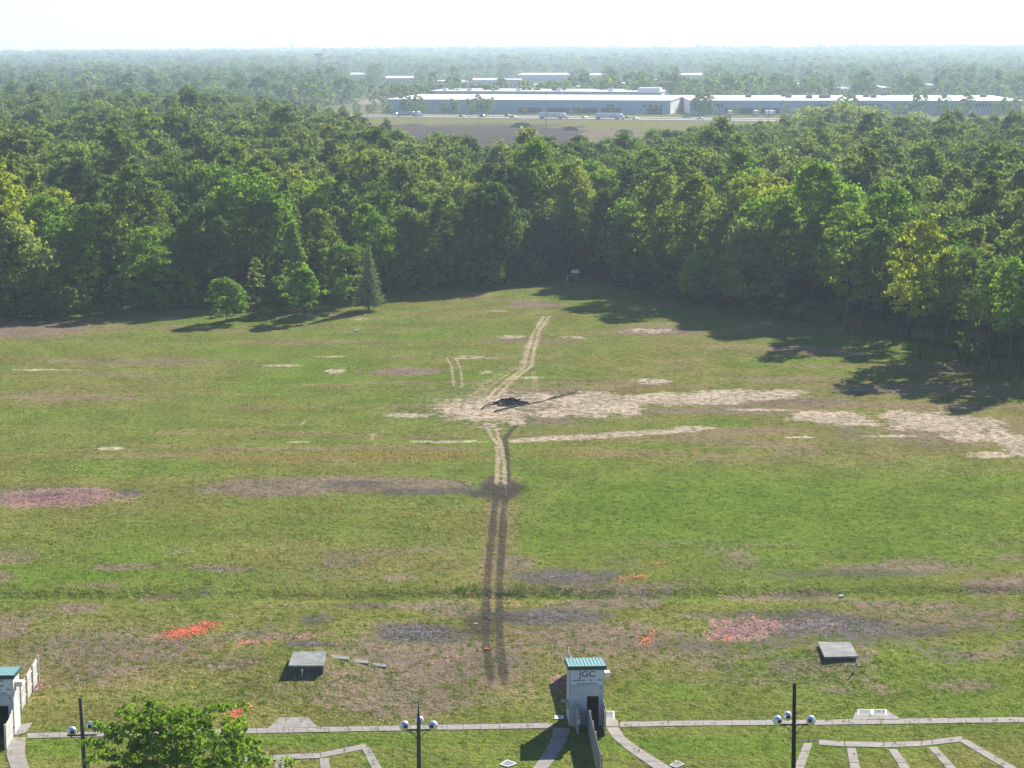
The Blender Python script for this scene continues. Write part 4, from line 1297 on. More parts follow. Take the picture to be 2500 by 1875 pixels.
solo('tall_cone_tree', 105, 637, 664, 15.5, 1.5, 3.1, 'cone', (1.35, 1.5, 1.0), 'tall cone-shaped green tree behind the small field trees', leaf=.27, nc=150)
solo('narrow_bare_shrub', 106, 555, 668, 9.5, 1.5, 1.6, 'column', (1.8, 1.6, 1.7), 'narrow pale twiggy tree left of the tall cone-shaped tree', nc=60, nl=26, leaf=.18, rough=.5)
solo('yellow_tree', 107, 1985, 778, 21.5, 6.5, 4.6, 'spread', (2.1, 1.75, .62), 'yellow-leaved tree at the right edge of the wood', leaf=.28, rough=.55, inner=.25, nc=120)
solo('bright_tree', 108, 1830, 720, 22, 5, 4.6, 'round', (1.35, 1.4, .8), 'bright green tree left of the yellow-leaved tree', leaf=.28, rough=.4, nc=110)
for j, (u, v, H, tint, lab) in enumerate(((5, 655, 7, 'fresh green', 'young tree at the left picture edge before the wood'), (35, 672, 7.5, 'olive green', 'slender young tree second from the left picture edge'),
                                           (70, 678, 8.5, 'fresh green', 'bright young tree third from the left picture edge'), (150, 684, 6.5, 'olive green', 'young tree right of the pale bare trunk'))):
    solo('young_tree', 120 + j, u, v + 6, H, .8, 1.6, 'oval', TINTS[tint], lab, nc=50, nl=34, leaf=.22)

for j, (u, v, s_, tint) in enumerate(((2020, 776, .78, 'fresh green'), (2045, 800, .85, 'mid green'), (2068, 790, .7, 'olive green'), (2090, 812, .9, 'mid green'), (2112, 806, .74, 'fresh green'), (2135, 826, .82, 'mid green'),
                                      (2158, 818, .72, 'olive green'), (2180, 842, .86, 'fresh green'), (2205, 836, .76, 'mid green'), (1950, 752, .8, 'mid green'))):
    p = D(u, v - 18)
    put_tree('slim_tree', 'open', j % 3, p.x, p.y, s_ * .92, j * 1.1, np.array(TINTS[tint]), '%s slim-stemmed tree from the left in the sunlit right corner of the wood' % ORD[(j + 1) % 10], 'slim trees in the right corner', sz=1.05)

def spruce(seed, u, v, H, Rad, tint, label):
    r = np.random.default_rng(seed)
    P, Nn = [], []
    tiers = 26
    tm = MB().tube([(0, 0, -.2), (0, 0, H * .5), (0, 0, H * .98)], [.17, .1, .02], 7)
    for i in range(tiers):
        t = (i + .3) / tiers
        z = 1.3 + (H - 1.3) * t
        L = Rad * (1 - t) ** .9 + .15
        nb = max(5, int(13 * (1 - t)) + 4)
        for k in range(nb):
            an = 2 * math.pi * (k + r.uniform(-.35, .35)) / nb + i
            l = L * r.uniform(.75, 1.12)
            n = int(10 + 22 * l / Rad)
            s = r.random(n) ** .7
            x, y = np.cos(an) * l * s, np.sin(an) * l * s
            zz = z - .28 * l * s + .18 * l * s ** 3
            lat = r.normal(0, .16 * l * (1 - s) + .06, n)
            P.append(np.stack([x - np.sin(an) * lat, y + np.cos(an) * lat, zz + r.normal(0, .06, n)], 1))
            Nn.append(np.stack([np.cos(an) * .3 + r.normal(0, .5, n), np.sin(an) * .3 + r.normal(0, .5, n), .6 + r.normal(0, .4, n)], 1))
            if i % 2 == 0: tm.tube([(0, 0, z), (np.cos(an) * l * .8, np.sin(an) * l * .8, z - .2 * l)], [.035, .01], 4)
    P, Nn = np.concatenate(P), np.concatenate(Nn)
    p = D(u, v)
    root = empty('spruce', (p.x, p.y, HZ(p.x, p.y)), 0, label, 'tree')
    c = place('crown', quads_mesh('crown', leaf_quads(r, P, Nn, .17), M['needle']), root)
    c.color = (*tint, 1)
    tm.build('trunk', M['bark'], root)
spruce(301, 797, 672, 12.4, 3.2, (2.0, 1.9, 2.0), 'grey-green spruce at the edge of the field')

# ------------------------------------------------------------------ near tree in the lower left
dist = 112.0
def at_dist(u, v, d):
    r = ray(u, v)
    t = d / r.y
    return Vector((r.x * t, d, CAM_H + r.z * t))
tp = at_dist(350, 1712, dist)
HT = tp.z
root = empty('near_tree', (tp.x + 1.9, dist, HZ(tp.x, dist)), 0, 'leafy bright green tree top in the lower left foreground', 'tree')
Q1, C1 = crown_quads(401, HT - .3, 3.2, 5.6, 'spread', 265, 60, .125, rough=.42, inner=.3, cl=.105)
Q2, C2 = crown_quads(402, HT * .93, 5.0, 5.2, 'round', 130, 52, .125, rough=.5, inner=.75, cl=.095)
c = place('crown', quads_mesh('crown', np.concatenate([Q1, Q2]), M['leaf']), root)
c.color = (1.1, 1.28, .62, 1)
place('trunk', trunk_mesh(401, HT, np.concatenate([C1, C2]), .24, M['bark'], .8, 40), root)

# ------------------------------------------------------------------ mass of the wood beyond and the far trees
def gn_scatter(name, pts, rotz, scl, idxs, meshes, label, cat):
    """Instances crowns on points: one object for a mass that nobody could count."""
    col = bpy.data.collections.new(name + '_kinds')
    for i, me in enumerate(meshes):
        col.objects.link(bpy.data.objects.new('%s_%02d' % (name + '_kind', i), me))
    me = bpy.data.meshes.new(name)
    me.vertices.add(len(pts))
    me.vertices.foreach_set('co', np.asarray(pts, np.float32).ravel())
    me.update()
    a = me.attributes.new('rot', 'FLOAT_VECTOR', 'POINT')
    a.data.foreach_set('vector', np.stack([np.zeros(len(pts)), np.zeros(len(pts)), rotz], 1).astype(np.float32).ravel())
    a = me.attributes.new('scl', 'FLOAT_VECTOR', 'POINT')
    a.data.foreach_set('vector', np.asarray(scl, np.float32).ravel())
    a = me.attributes.new('kid', 'INT', 'POINT')
    a.data.foreach_set('value', np.asarray(idxs, np.int32))
    o = place(name, me)
    ng = bpy.data.node_groups.new(name, 'GeometryNodeTree')
    ng.interface.new_socket('Geometry', in_out='INPUT', socket_type='NodeSocketGeometry')
    ng.interface.new_socket('Geometry', in_out='OUTPUT', socket_type='NodeSocketGeometry')
    gi, go = ng.nodes.new('NodeGroupInput'), ng.nodes.new('NodeGroupOutput')
    ci = ng.nodes.new('GeometryNodeCollectionInfo')
    ci.inputs['Collection'].default_value = col
    ci.inputs['Separate Children'].default_value = True
    ci.inputs['Reset Children'].default_value = True
    ip = ng.nodes.new('GeometryNodeInstanceOnPoints')
    ip.inputs['Pick Instance'].default_value = True
    def na(k, t):
        n = ng.nodes.new('GeometryNodeInputNamedAttribute')
        n.data_type = t
        n.inputs['Name'].default_value = k
        return [s for s in n.outputs if s.enabled and s.name == 'Attribute'][0]
    L = ng.links.new
    L(gi.outputs[0], ip.inputs['Points'])
    L(ci.outputs[0], ip.inputs['Instance'])
    L(na('kid', 'INT'), ip.inputs['Instance Index'])
    L(na('rot', 'FLOAT_VECTOR'), ip.inputs['Rotation'])
    L(na('scl', 'FLOAT_VECTOR'), ip.inputs['Scale'])
    L(ip.outputs[0], go.inputs[0])
    md = o.modifiers.new('scatter', 'NODES')
    md.node_group = ng
    tag(o, label, cat, kind='stuff')
    return o

mid_meshes = []
for i in range(4):
    for shape, H, base, Rad in (('round', 20, 3, 7.2), ('spread', 19, 3, 7.4), ('oval', 23, 3, 5.6)):
        Q, C = crown_quads(700 + i * 7 + len(shape), H, base, Rad, shape, 110, 44, .40, rough=.22)
        mid_meshes.append(quads_mesh('mid_crown', Q, M['leaf_far']))
RC = cand[rest]
n = len(RC)
s = rt.triangular(.55, .85, 1.35, n) * np.interp(RC[:, 1], [500, 1200], [1.0, 1.15])
s = np.minimum(s, top_limit(RC[:, 0], RC[:, 1]) / 25.0 * rt.uniform(.78, 1.0, n))
zz = height(RC[:, 0], RC[:, 1])
# beyond 700 m a few trees may thin out
keep = ((RC[:, 1] < 650) | (rt.random(n) < .7)) & (s > .38)
RC, s, zz = RC[keep], s[keep], zz[keep]
n = len(RC)
gn_scatter('wood_mass', np.stack([RC[:, 0], RC[:, 1], zz], 1), rt.uniform(0, 6.28, n), np.stack([s, s, s * rt.uniform(.85, 1.15, n)], 1), rt.integers(0, len(mid_meshes), n), mid_meshes,
           'dense mixed wood behind the first ranks of trees', 'wood')
print('TREES', len(cand), n)

# ------------------------------------------------------------------ far background: road, vehicles, warehouses
ROAD_Z = 0.3
def road(name, pts, w, label):
    """Paved strip through ground points, a slab 0.3 m proud of the ground."""
    P = [Vector((p.x, p.y)) for p in pts]
    L, Rr = [], []
    for i, p in enumerate(P):
        t = (P[min(i + 1, len(P) - 1)] - P[max(i - 1, 0)]).normalized()
        n = Vector((-t.y, t.x))
        L.append(p + n * w / 2); Rr.append(p - n * w / 2)
    V, F = [], []
    for i in range(len(P)):
        V += [(L[i].x, L[i].y, ROAD_Z), (Rr[i].x, Rr[i].y, ROAD_Z), (L[i].x, L[i].y, -.6), (Rr[i].x, Rr[i].y, -.6)]
        if i:
            a, b = 4 * (i - 1), 4 * i
            F += [(a, a + 1, b + 1, b), (a + 2, a, b, b + 2), (a + 1, a + 3, b + 3, b + 1)]
    o = MB().add(V, F).build(name, M['asphalt'])
    tag(o, label, 'road', kind='structure')
    return o, P
near_pts = [G(-600, 271), G(300, 278.5), G(890, 284), G(1300, 289), G(1700, 293.5), G(2100, 297), G(2600, 301), G(3200, 306)]
far_pts = [p + Vector((0, 34, 0)) for p in near_pts]
r1, NP = road('road', near_pts, 20, 'near carriageway of the highway in front of the warehouses')
r2, FP = road('road', far_pts, 18, 'far carriageway of the highway in front of the warehouses')
for rd, P in ((r1, NP), (r2, FP)):                 # painted lines
    for off in (-8.6, -4.9, 4.9, 8.6) if rd is r1 else (-7.6, 0, 7.6):
        V, F = [], []
        for i, p in enumerate(P):
            t = (P[min(i + 1, len(P) - 1)] - P[max(i - 1, 0)]).normalized()
            n = Vector((-t.y, t.x))
            for w in (-.15, .15):
                qv = p + n * (off + w)
                V.append((qv.x, qv.y, ROAD_Z + .02))
            if i: F.append((2 * i - 2, 2 * i - 1, 2 * i + 1, 2 * i))
        MB().add(V, F).build('painted_line', M['white_paint'], rd)

def road_y(P, x): return float(np.interp(x, [p.x for p in P], [p.y for p in P]))
def on_road(u, P, off=0.0):
    d = 1450.0
    for _ in range(4):
        x = (u - 1250) / FPX * (d * math.cos(PITCH) + CAM_H * math.sin(PITCH))
        d = road_y(P, x) + off
    return Vector((x, d, ROAD_Z + .005))
ROAD_DIR = math.atan2(near_pts[4].y - near_pts[2].y, near_pts[4].x - near_pts[2].x)

def wheel_mesh(r, w):
    m = Matrix.Rotation(math.pi / 2, 3, 'X')
    return MB().lathe([(r * .6, -w / 2), (r, -w * .42), (r, w * .42), (r * .6, w / 2)], (0, 0, 0), 14, m).mesh(M['tyre']), MB().lathe([(r * .55, -w * .52), (r * .55, w * .52)], (0, 0, 0), 10, m).mesh(M['rim'])
TW = wheel_mesh(.52, .3)
CW = wheel_mesh(.34, .22)
def wheels(root, W, xs, hw, r):
    for x in xs:
        for s in (-1, 1):
            w = place('wheel', W[0], root, (x, s * hw, r))
            place('rim', W[1], w)

def semi(u, P, off, label, tank=False, rz=0.0, body='truck_white'):
    p = on_road(u, P, off)
    root = empty('tanker_truck' if tank else 'semi_truck', p, ROAD_DIR + rz, label, 'truck')
    if tank:
        m = MB().lathe([(.6, -6.3), (1.12, -6.1), (1.15, 0), (1.12, 6.1), (.6, 6.3)], (-3.6, 0, 2.2), 18, Matrix.Rotation(math.pi / 2, 3, 'Y'))
        tk = m.build('tank', M['tank'], root, smooth=True)
        for x in (-8, -5.5, -3, -.5): MB().box((x, 0, 3.38), (.5, .5, .16)).build('hatch', M['galv'], tk)
        MB().box((-3.6, 0, .98), (12.4, 1.0, .22)).build('chassis', M['iron'], root)
    else:
        tr = MB().box((-3.9, 0, 2.65), (16.0, 2.55, 2.85)).build('trailer', M[body], root)
        for s in (-1, 1):
            MB().box((-4.2, s * 1.3, 1.0), (6.2, .05, .75)).build('side_skirt', M[body], tr)
            MB().box((-3.9, s * 1.285, 1.3), (15.9, .03, .1)).build('rub_rail', M['galv'], tr)
        MB().box((-3.9, 0, 1.1), (15.6, 1.0, .2)).build('chassis', M['iron'], root)
    cabm = M[body] if not tank else M['truck_white']
    cab = MB().side([(4.6, .6), (8.6, .6), (8.75, 1.0), (8.7, 1.75), (7.35, 2.0), (6.9, 2.95), (6.4, 3.65), (4.75, 3.85), (4.6, 3.6)], -1.2, 1.2).build('cab', cabm, root)
    MB().side([(6.95, 2.12), (7.25, 2.12), (6.85, 2.95), (6.55, 2.95)], -1.206, 1.206).build('side_window', M['glass'], cab)
    MB().add([(7.37, -1.05, 2.03), (7.37, 1.05, 2.03), (6.93, 1.05, 2.95), (6.93, -1.05, 2.95)], [(0, 1, 2, 3)]).build('windscreen', M['glass'], cab)
    MB().box((8.78, 0, 1.25), (.05, 1.5, .75)).build('grille', M['iron'], cab)
    for s in (-1, 1):
        MB().tube([(4.45, s * 1.0, 1.2), (4.45, s * 1.0, 4.0)], .07, 6).build('exhaust_stack', M['galv'], cab)
        MB().box((5.6, s * 1.05, .75), (1.5, .3, .5)).build('fuel_tank', M['tank'], cab)
    wheels(root, TW, (-10.6, -9.3, 2.7, 4.0, 7.75), 1.08, .52)
    return root

def car(u, P, off, mat, label, kind='sedan', flip=False):
    p = on_road(u, P, off)
    root = empty('car' if kind != 'pickup' else 'pickup_truck', p, ROAD_DIR + (math.pi if flip else 0), label, 'car')
    if kind == 'sedan':
        prof = [(-2.3, .35), (2.3, .35), (2.35, .7), (2.1, .88), (1.0, .98), (.3, 1.42), (-1.0, 1.45), (-1.75, 1.02), (-2.3, .98)]
        win = [(.85, 1.0), (.27, 1.37), (-.95, 1.39), (-1.5, 1.02)]
    elif kind == 'suv':
        prof = [(-2.35, .4), (2.35, .4), (2.4, .95), (1.25, 1.12), (.6, 1.72), (-2.0, 1.76), (-2.35, 1.1)]
        win = [(1.1, 1.14), (.56, 1.66), (-1.9, 1.68), (-2.15, 1.14)]
    else:
        prof = [(-2.8, .5), (2.8, .5), (2.85, 1.05), (1.5, 1.2), (.9, 1.85), (-.6, 1.88), (-.8, 1.2), (-2.8, 1.2)]
        win = [(1.35, 1.22), (.86, 1.78), (-.5, 1.8), (-.6, 1.22)]
    bd = MB().side(prof, -.88, .88).build('body', M[mat], root)
    MB().side(win, -.885, .885).build('side_windows', M['glass'], bd)
    for s in (-1, 1):
        MB().box((prof[2][0] - .02, s * .6, prof[2][1] - .02), (.08, .3, .14)).build('headlight', M['lamp_glass'], bd)
        MB().box((prof[0][0] + .02, s * .65, prof[-1][1] - .12), (.08, .25, .16)).build('tail_light', M['red'], bd)
    wheels(root, CW, (-1.45, 1.45) if kind != 'pickup' else (-1.75, 1.75), .82, .34)
    return root
NEAR, FAR = -1.5, 0.0
semi(1357, NP, -6.0, 'left one of two white semi trucks on the highway')
semi(1495, NP, -6.5, 'right one of two white semi trucks on the highway')
semi(1003, NP, 4.0, 'grey tanker truck on the highway at the left', True)
car(1128, NP, 2.0, 'car_red', 'dark red car on the highway right of the tanker truck')
car(1179, NP, 2.0, 'car_black', 'black car on the highway between tanker and left semi truck', 'suv')
car(1240, FP, -6.0, 'car_black', 'dark car on the far lanes left of the left semi truck', 'sedan')
car(1253, NP, -3.0, 'car_black', 'dark car close behind the left semi truck')
car(1427, NP, 4.0, 'car_white', 'white car between the two semi trucks')
car(1532, NP, 6.5, 'car_black', 'dark car just ahead of the right semi truck', 'suv')
car(1551, NP, -4.0, 'car_silver', 'silver car ahead of the right semi truck')
car(966, FP, -6.0, 'car_white', 'white van above the rear of the tanker truck', 'suv')
car(1675, FP, 2.0, 'car_black', 'dark pickup near the white end wall of the warehouse', 'pickup')
car(1710, NP, -2.0, 'car_white', 'white pickup on the highway by the green trees at right', 'pickup')

def far_z(u, v, y):                                # height seen at pixel row v at distance y
    r = ray(u, v)
    return CAM_H + r.z * (y / r.y)
def far_x(u, v, y):
    r = ray(u, v)
    return r.x * (y / r.y)

def hall(name, u0, u1, v_eave, v_back, v_base, ang, label, wall='wall_blue', roof='roof_white', ridge=1.6, depth=None, end='wall_white', low=0.0):
    """Long flat hall: front wall, end walls and a low-pitched roof, turned by ang."""
    um = (u0 + u1) / 2
    c = G(um, v_base)
    y = c.y
    z = far_z(um, v_eave, y)
    x0, x1 = far_x(u0, v_base, y), far_x(u1, v_base, y)
    L = (x1 - x0) / math.cos(ang)
    if depth is None:
        r = ray(um, v_back)
        depth = min(140.0, max(12.0, (z + ridge - CAM_H) / r.z * r.y - y))
    root = empty(name, ((x0 + x1) / 2, y, 0), ang, label, 'building')
    h = L / 2
    MB().box((0, .2, z / 2 - .3), (L - .6, .4, z + .6)).build('front_wall', M[wall], root)
    for s, mt in ((-1, end), (1, end)):
        MB().add([(s * h, 0, -.6), (s * h, depth, -.6), (s * h, depth, z + ridge - .05), (s * h, 0, z - .05), (s * (h - .3), 0, -.6), (s * (h - .3), depth, -.6), (s * (h - .3), depth, z + ridge - .05), (s * (h - .3), 0, z - .05)],
                 [(0, 1, 2, 3), (7, 6, 5, 4), (0, 4, 5, 1), (1, 5, 6, 2), (2, 6, 7, 3), (3, 7, 4, 0)]).build('end_wall', M[mt], root)
    MB().box((0, depth - .2, (z + ridge) / 2 - .3), (L - .6, .4, z + ridge + .5)).build('back_wall', M[wall], root)
    o = .6
    MB().add([(-h - o, -o, z), (h + o, -o, z), (h + o, depth + o, z + ridge), (-h - o, depth + o, z + ridge), (-h - o, -o, z + .5), (h + o, -o, z + .5), (h + o, depth + o, z + ridge + .5), (-h - o, depth + o, z + ridge + .5)],
             [(3, 2, 1, 0), (4, 5, 6, 7), (0, 1, 5, 4), (1, 2, 6, 5), (2, 3, 7, 6), (3, 0, 4, 7)]).build('roof', M[roof], root)
    return root, L, z, depth

SIGHT = []
EXCL = []                                          # (u0, u1, y0, y1): ground kept free of trees
A11 = R(-10)
wh, L, z, dp = hall('warehouse', 942, 1632, 245, 233, 277, A11, 'long low warehouse with white roof behind the highway', ridge=1.2, depth=118)
h = L / 2
for i in range(26):                                # dock doors along the front
    x = -h * .05 + i * (h * .72 / 26)
    if i % 7 == 6: continue
    d = MB().box((x, -.12, 2.4), (2.9, .3, 3.2)).build('dock_door', M['dark'], wh)
    MB().box((x, -.3, 4.2), (3.4, .5, .25)).build('canopy', M['wall_grey'], d)
for x in (h * .82, h * .86, h * .9, h * .94): MB().box((x, -.1, 5.8), (2.0, .3, 1.5)).build('window', M['dark'], wh)
MB().box((h * .89, -.2, 2.2), (11, .5, 4.4)).build('loading_bay', M['dark'], wh)
MB().box((h + .1, 40, 2.0), (.3, 4, 4.0)).build('side_door', M['wall_grey'], wh)
for i in range(9): MB().box((h + .06, 6 + i * 12.4, 5), (.16, .5, 10)).build('pilaster', M['wall_white'], wh)
for i in range(20): MB().box((-h + 5 + i * (2 * h - 10) / 19, -.04, z / 2), (.4, .3, z - .4)).build('pilaster', M['wall_blue'], wh)
EXCL.append((900, 1720, 1490, 1730))
w2_, L2, z2, d2 = hall('warehouse', 1052, 1612, 224, 221, 262, A11, 'grey upper hall rising behind the long low warehouse', 'wall_grey', depth=60, ridge=.8)
MB().box((L2 / 2 - 10, 2, z2 + 1.6), (18, 20, 4)).build('roof_block', M['wall_white'], w2_)
for f in (-.9, -.68, -.25, .1, .55): MB().box((L2 / 2 * f, 10, z2 + 1.4), (4, 4, 2)).build('rooftop_unit', M['wall_white'], w2_)
w3, L3, z3, d3 = hall('warehouse', 1684, 2492, 246.5, 230, 279, R(-1.0), 'long right-hand warehouse with rooftop units on its white roof', ridge=1.2, depth=112)
def rel(u): return (u - (1684 + 2492) / 2) / (2492 - 1684) * L3
def z3u(u): return rel(1600 + u / 2.458)
for u, f in ((605, .55), (845, .75), (850, .5), (960, .35), (1045, .4), (1085, .45), (1105, .75), (1240, .45), (1270, .95), (1345, .6), (1375, .5), (1505, .95), (1660, .6), (2073, .6)):
    uni = MB().box((z3u(u), f * d3, z3 + 1.2 * f + 1.6), (4.4, 5, 2.4)).build('rooftop_unit', M['rtu'], w3)
    MB().lathe([(1.2, 0), (1.2, .5)], (z3u(u), f * d3, z3 + 1.2 * f + 2.8), 10).build('fan', M['galv'], uni)
for a, b, k in ((335, 400, 4), (960, 1080, 7), (1222, 1350, 7), (1905, 2120, 12)):
    for i in range(k):
        wn_ = MB().box((z3u(a + (b - a) * i / (k - 1)), -.1, 6.6), (1.7, .3, 2.3)).build('window', M['dark'], w3)
        MB().box((z3u(a + (b - a) * i / (k - 1)), -.2, 5.35), (2.1, .4, .2)).build('sill', M['wall_grey'], wn_)
for i in range(15): MB().box((z3u(435 + i * 21), -.1, 2.5), (4.8, .3, 3.6)).build('dock_door', M['dark'], w3)
MB().box((z3u(580), -1.0, 4.7), (z3u(735) - z3u(425), 2.0, .4)).build('dock_canopy', M['wall_grey'], w3)
for i in range(22): MB().box((-L3 / 2 + 6 + i * (L3 - 12) / 21, -.04, z3 / 2), (.4, .3, z3 - .4)).build('pilaster', M['wall_blue'], w3)
EXCL.append((1640, 2600, 1490, 1730))

def semi_parked(u, y, label):
    root = empty('parked_trailer', (far_x(u, 279, y), y, 0), R(90), label, 'trailer')
    tr = MB().box((0, 0, 2.6), (13, 2.5, 2.8)).build('box_body', M['truck_white'], root)
    MB().box((-6.52, 0, 2.6), (.05, 2.3, 2.5)).build('rear_door', M['wall_white'], tr)
    wheels(root, TW, (4.4, 5.7), 1.05, .52)
for j, (u, w) in enumerate(((1782, 'first'), (1845, 'second'), (1874, 'third'), (1886, 'fourth'))):
    semi_parked(u, G(u, 283).y, '%s white trailer from the left parked at the right-hand warehouse' % w)

small = [(845, 900, 182, 178.5, 193, 'pale hall far behind the left wood', 'wall_grey', 'roof_white'),
         (934, 1020, 191, 186, 204, 'far hall with pale roof and dark wall left of centre', 'wall_grey', 'roof_white'),
         (1154, 1219, 195, 192, 206, 'small pale hall behind the long low warehouse', 'wall_white', 'roof_white'),
         (1117, 1141, 200, 197.5, 205, 'tiny white-roofed shed left of the small pale hall', 'wall_white', 'roof_white'),
         (1231, 1274, 195, 193, 213, 'narrow grey building right of the small pale hall', 'wall_grey', 'roof_white'),
         (1266, 1390, 183, 178, 198, 'far white-roofed hall above the middle of the warehouse', 'wall_blue', 'roof_white'),
         (1297, 1326, 208, 206, 214, 'low white strip of a shed before the far white-roofed hall', 'wall_white', 'roof_white'),
         (1352, 1367, 207, 205, 213, 'tiny white shed right of the low white shed', 'wall_white', 'roof_white'),
         (1428, 1477, 183.5, 180, 190, 'distant white-roofed building right of centre among trees', 'wall_grey', 'roof_white'),
         (1653, 1726, 183, 178.5, 190, 'distant pale building above the right-hand warehouse', 'wall_grey', 'roof_white'),
         (2032, 2078, 217, 206, 226, 'pale house group above the right-hand warehouse roof', 'wall_white', 'wall_grey'),
         (2130, 2172, 214, 206, 224, 'pale house half hidden by trees at far right', 'wall_brown', 'wall_white'),
         (1776, 1790, 218, 210, 228, 'small house with brownish wall left above the right-hand warehouse', 'wall_brown', 'roof_white'),
         (860, 874, 202, 199, 207, 'tiny white building at the left end of the industrial area', 'wall_white', 'roof_white'),
         (1060, 1098, 199, 196.5, 205, 'low pale hall left of the tiny white-roofed shed', 'wall_grey', 'roof_white'),
         (1500, 1545, 204, 201.5, 211, 'low pale hall above the right end of the long warehouse', 'wall_white', 'roof_white'),
         (1590, 1612, 196, 194, 202, 'small distant shed right of centre beside trees', 'wall_brown', 'wall_white'),
         (1860, 1885, 211, 208.5, 218, 'small pale house above the middle of the right-hand warehouse', 'wall_white', 'wall_grey'),
         (1940, 1962, 206, 204, 212, 'small distant house left of the pale house group', 'wall_brown', 'wall_white'),
         (2250, 2282, 208, 205.5, 215, 'distant low house near the right picture edge', 'wall_white', 'wall_grey'),
         (2370, 2396, 203, 201, 209, 'farthest right small pale building among trees', 'wall_grey', 'roof_white'),
         (1395, 1420, 212, 210, 217, 'tiny pale shed right of the far white-roofed hall', 'wall_white', 'roof_white'),
         (1325, 1352, 190, 187, 196, 'small grey annex beside the far white-roofed hall', 'wall_grey', 'wall_grey')]
for (u0, u1, ve, vb, vbase, lab, wl, rf) in small:
    y = G((u0 + u1) / 2, vbase).y
    b_, L_, z_, d_ = hall('far_hall' if u1 - u0 > 40 else 'far_building', u0, u1, ve, vb, vbase, 0, lab, wl, rf, ridge=.8)
    for i in range(max(2, int((u1 - u0) / 9))):
        MB().box((-L_ / 2 + (i + .5) * L_ / max(2, int((u1 - u0) / 9)), -.1, min(2.2, z_ * .4)), (min(4, L_ / 8), .3, min(3, z_ * .5))).build('window', M['dark'], b_)
    EXCL.append((u0 - 2, u1 + 2, y - 60, y + d_ + 10))
    SIGHT.append((u0 + 1, u1 - 1, y, vbase - 2.5))

# poles and masts
def utility_pole(u, v0, v1, label, rad=.28, arms=True):
    p = G(u, v0)
    H = far_z(u, v1, p.y)
    root = empty('utility_pole', (p.x, p.y, 0), 0, label, 'pole')
    MB().tube([(0, 0, -.3), (0, 0, H)], [rad, rad * .7], 8).build('pole', M['galv'], root)
    if arms:
        for zz in (.93, .8):
            MB().box((0, 0, H * zz), (3.2, .18, .2)).build('cross_arm', M['galv'], root)
utility_pole(1333, 308, 222, 'tall steel pole rising before the middle of the long warehouse')
utility_pole(1168, 300, 243, 'thin pole left of the tall steel pole')
utility_pole(1910, 302, 218, 'tall steel pole before the right-hand warehouse')
utility_pole(1878, 287, 245, 'shorter pole left of the tall pole at the right-hand warehouse')
y = 6000.0
H = far_z(714, 103, y)
mast = empty('radio_mast', (far_x(714, 125, y), y, HZ(far_x(714, 125, y), y)), 0, 'thin lattice mast standing on the horizon', 'mast')
for sx, sy in ((-1, -1), (1, -1), (1, 1), (-1, 1)):
    MB().tube([(sx * 3.0, sy * 3.0, -1), (sx * 1.3, sy * 1.3, H - 8)], .75, 5).build('leg', M['galv'], mast)
for i in range(10):
    zz = H * i / 11; q = 3.0 - 1.6 * i / 10
    MB().box((0, -q, zz), (2 * q, .5, .5)).box((0, q, zz), (2 * q, .5, .5)).build('brace', M['galv'], mast)
y = 3700.0
p = G(778, 150)
bb = empty('billboard', (far_x(778, 147, y), y, 0), 0, 'distant T-shaped sign standing above the trees right of the mast', 'sign')
hh = far_z(778, 131, y)
MB().tube([(0, 0, 0), (0, 0, hh - 2)], .9, 6).build('post', M['iron'], bb)
MB().box((0, 0, hh - 1.6), (14, 1.2, 3.4)).build('panel', M['iron'], bb)

# heaps of earth in the cleared field
for (u, v, w, hgt, lab) in ((1271, 311, 15, 3.4, 'largest dark earth heap in the cleared field'), (1392, 318, 11, 2.4, 'dark earth heap right of the largest one'), (1523, 323, 10, 1.9, 'rightmost low earth heap in the cleared field'), (1010, 307, 26, 1.5, 'long dark earth bank at the left of the cleared field')):
    p = G(u, v)
    vv, ff = [], []
    NS, NR = 24, 6
    for i in range(NR + 1):
        q = i / NR
        for k in range(NS):
            an = 2 * math.pi * k / NS
            rr = q * w * (1 + .15 * math.sin(3 * an + u) + random.uniform(-.06, .06)) * .5
            vv.append((rr * math.cos(an), rr * .55 * math.sin(an), max(0, 1 - q * q) * hgt * (.75 + .3 * math.sin(2 * an + u) * q + random.uniform(-.22, .22)) - (.4 if i == NR else 0)))
    for i in range(NR):
        for k in range(NS):
            ff.append((i * NS + k, (i + 1) * NS + k, (i + 1) * NS + (k + 1) % NS, i * NS + (k + 1) % NS))
    tag(MB().add(vv, ff).build('earth_heap', M['spoil'], None, (p.x, p.y, 0)), lab, 'earth heap')

# ------------------------------------------------------------------ roadside trees before the warehouses
far_tree = []
for i in range(3):
    Q, C = crown_quads(800 + i, 9, .8, 3.6, 'round', 60, 26, .34, rough=.35)
    far_tree.append((quads_mesh('roadside_crown', Q, M['leaf']), trunk_mesh(800 + i, 9, C, .16, M['bark'])))
spots = [(872, 9), (900, 7), (912, 8), (942, 9), (953, 8), (985, 10), (993, 15), (1010, 12), (1022, 14), (1032, 10), (1066, 6), (1085, 9), (1104, 11), (1112, 10), (1148, 11), (1168, 14), (1181, 11), (1195, 12), (1280, 6), (1416, 7),
         (1490, 8), (1600, 6), (1706, 15), (1715, 18), (1726, 15), (1735, 8), (1795, 7), (1850, 6), (1921, 8), (2060, 14), (2075, 15), (2165, 8), (2210, 10), (2245, 17), (2300, 15), (2358, 17), (2190, 9), (2430, 9), (2450, 12), (2480, 12), (1980, 6)]
spots.sort()
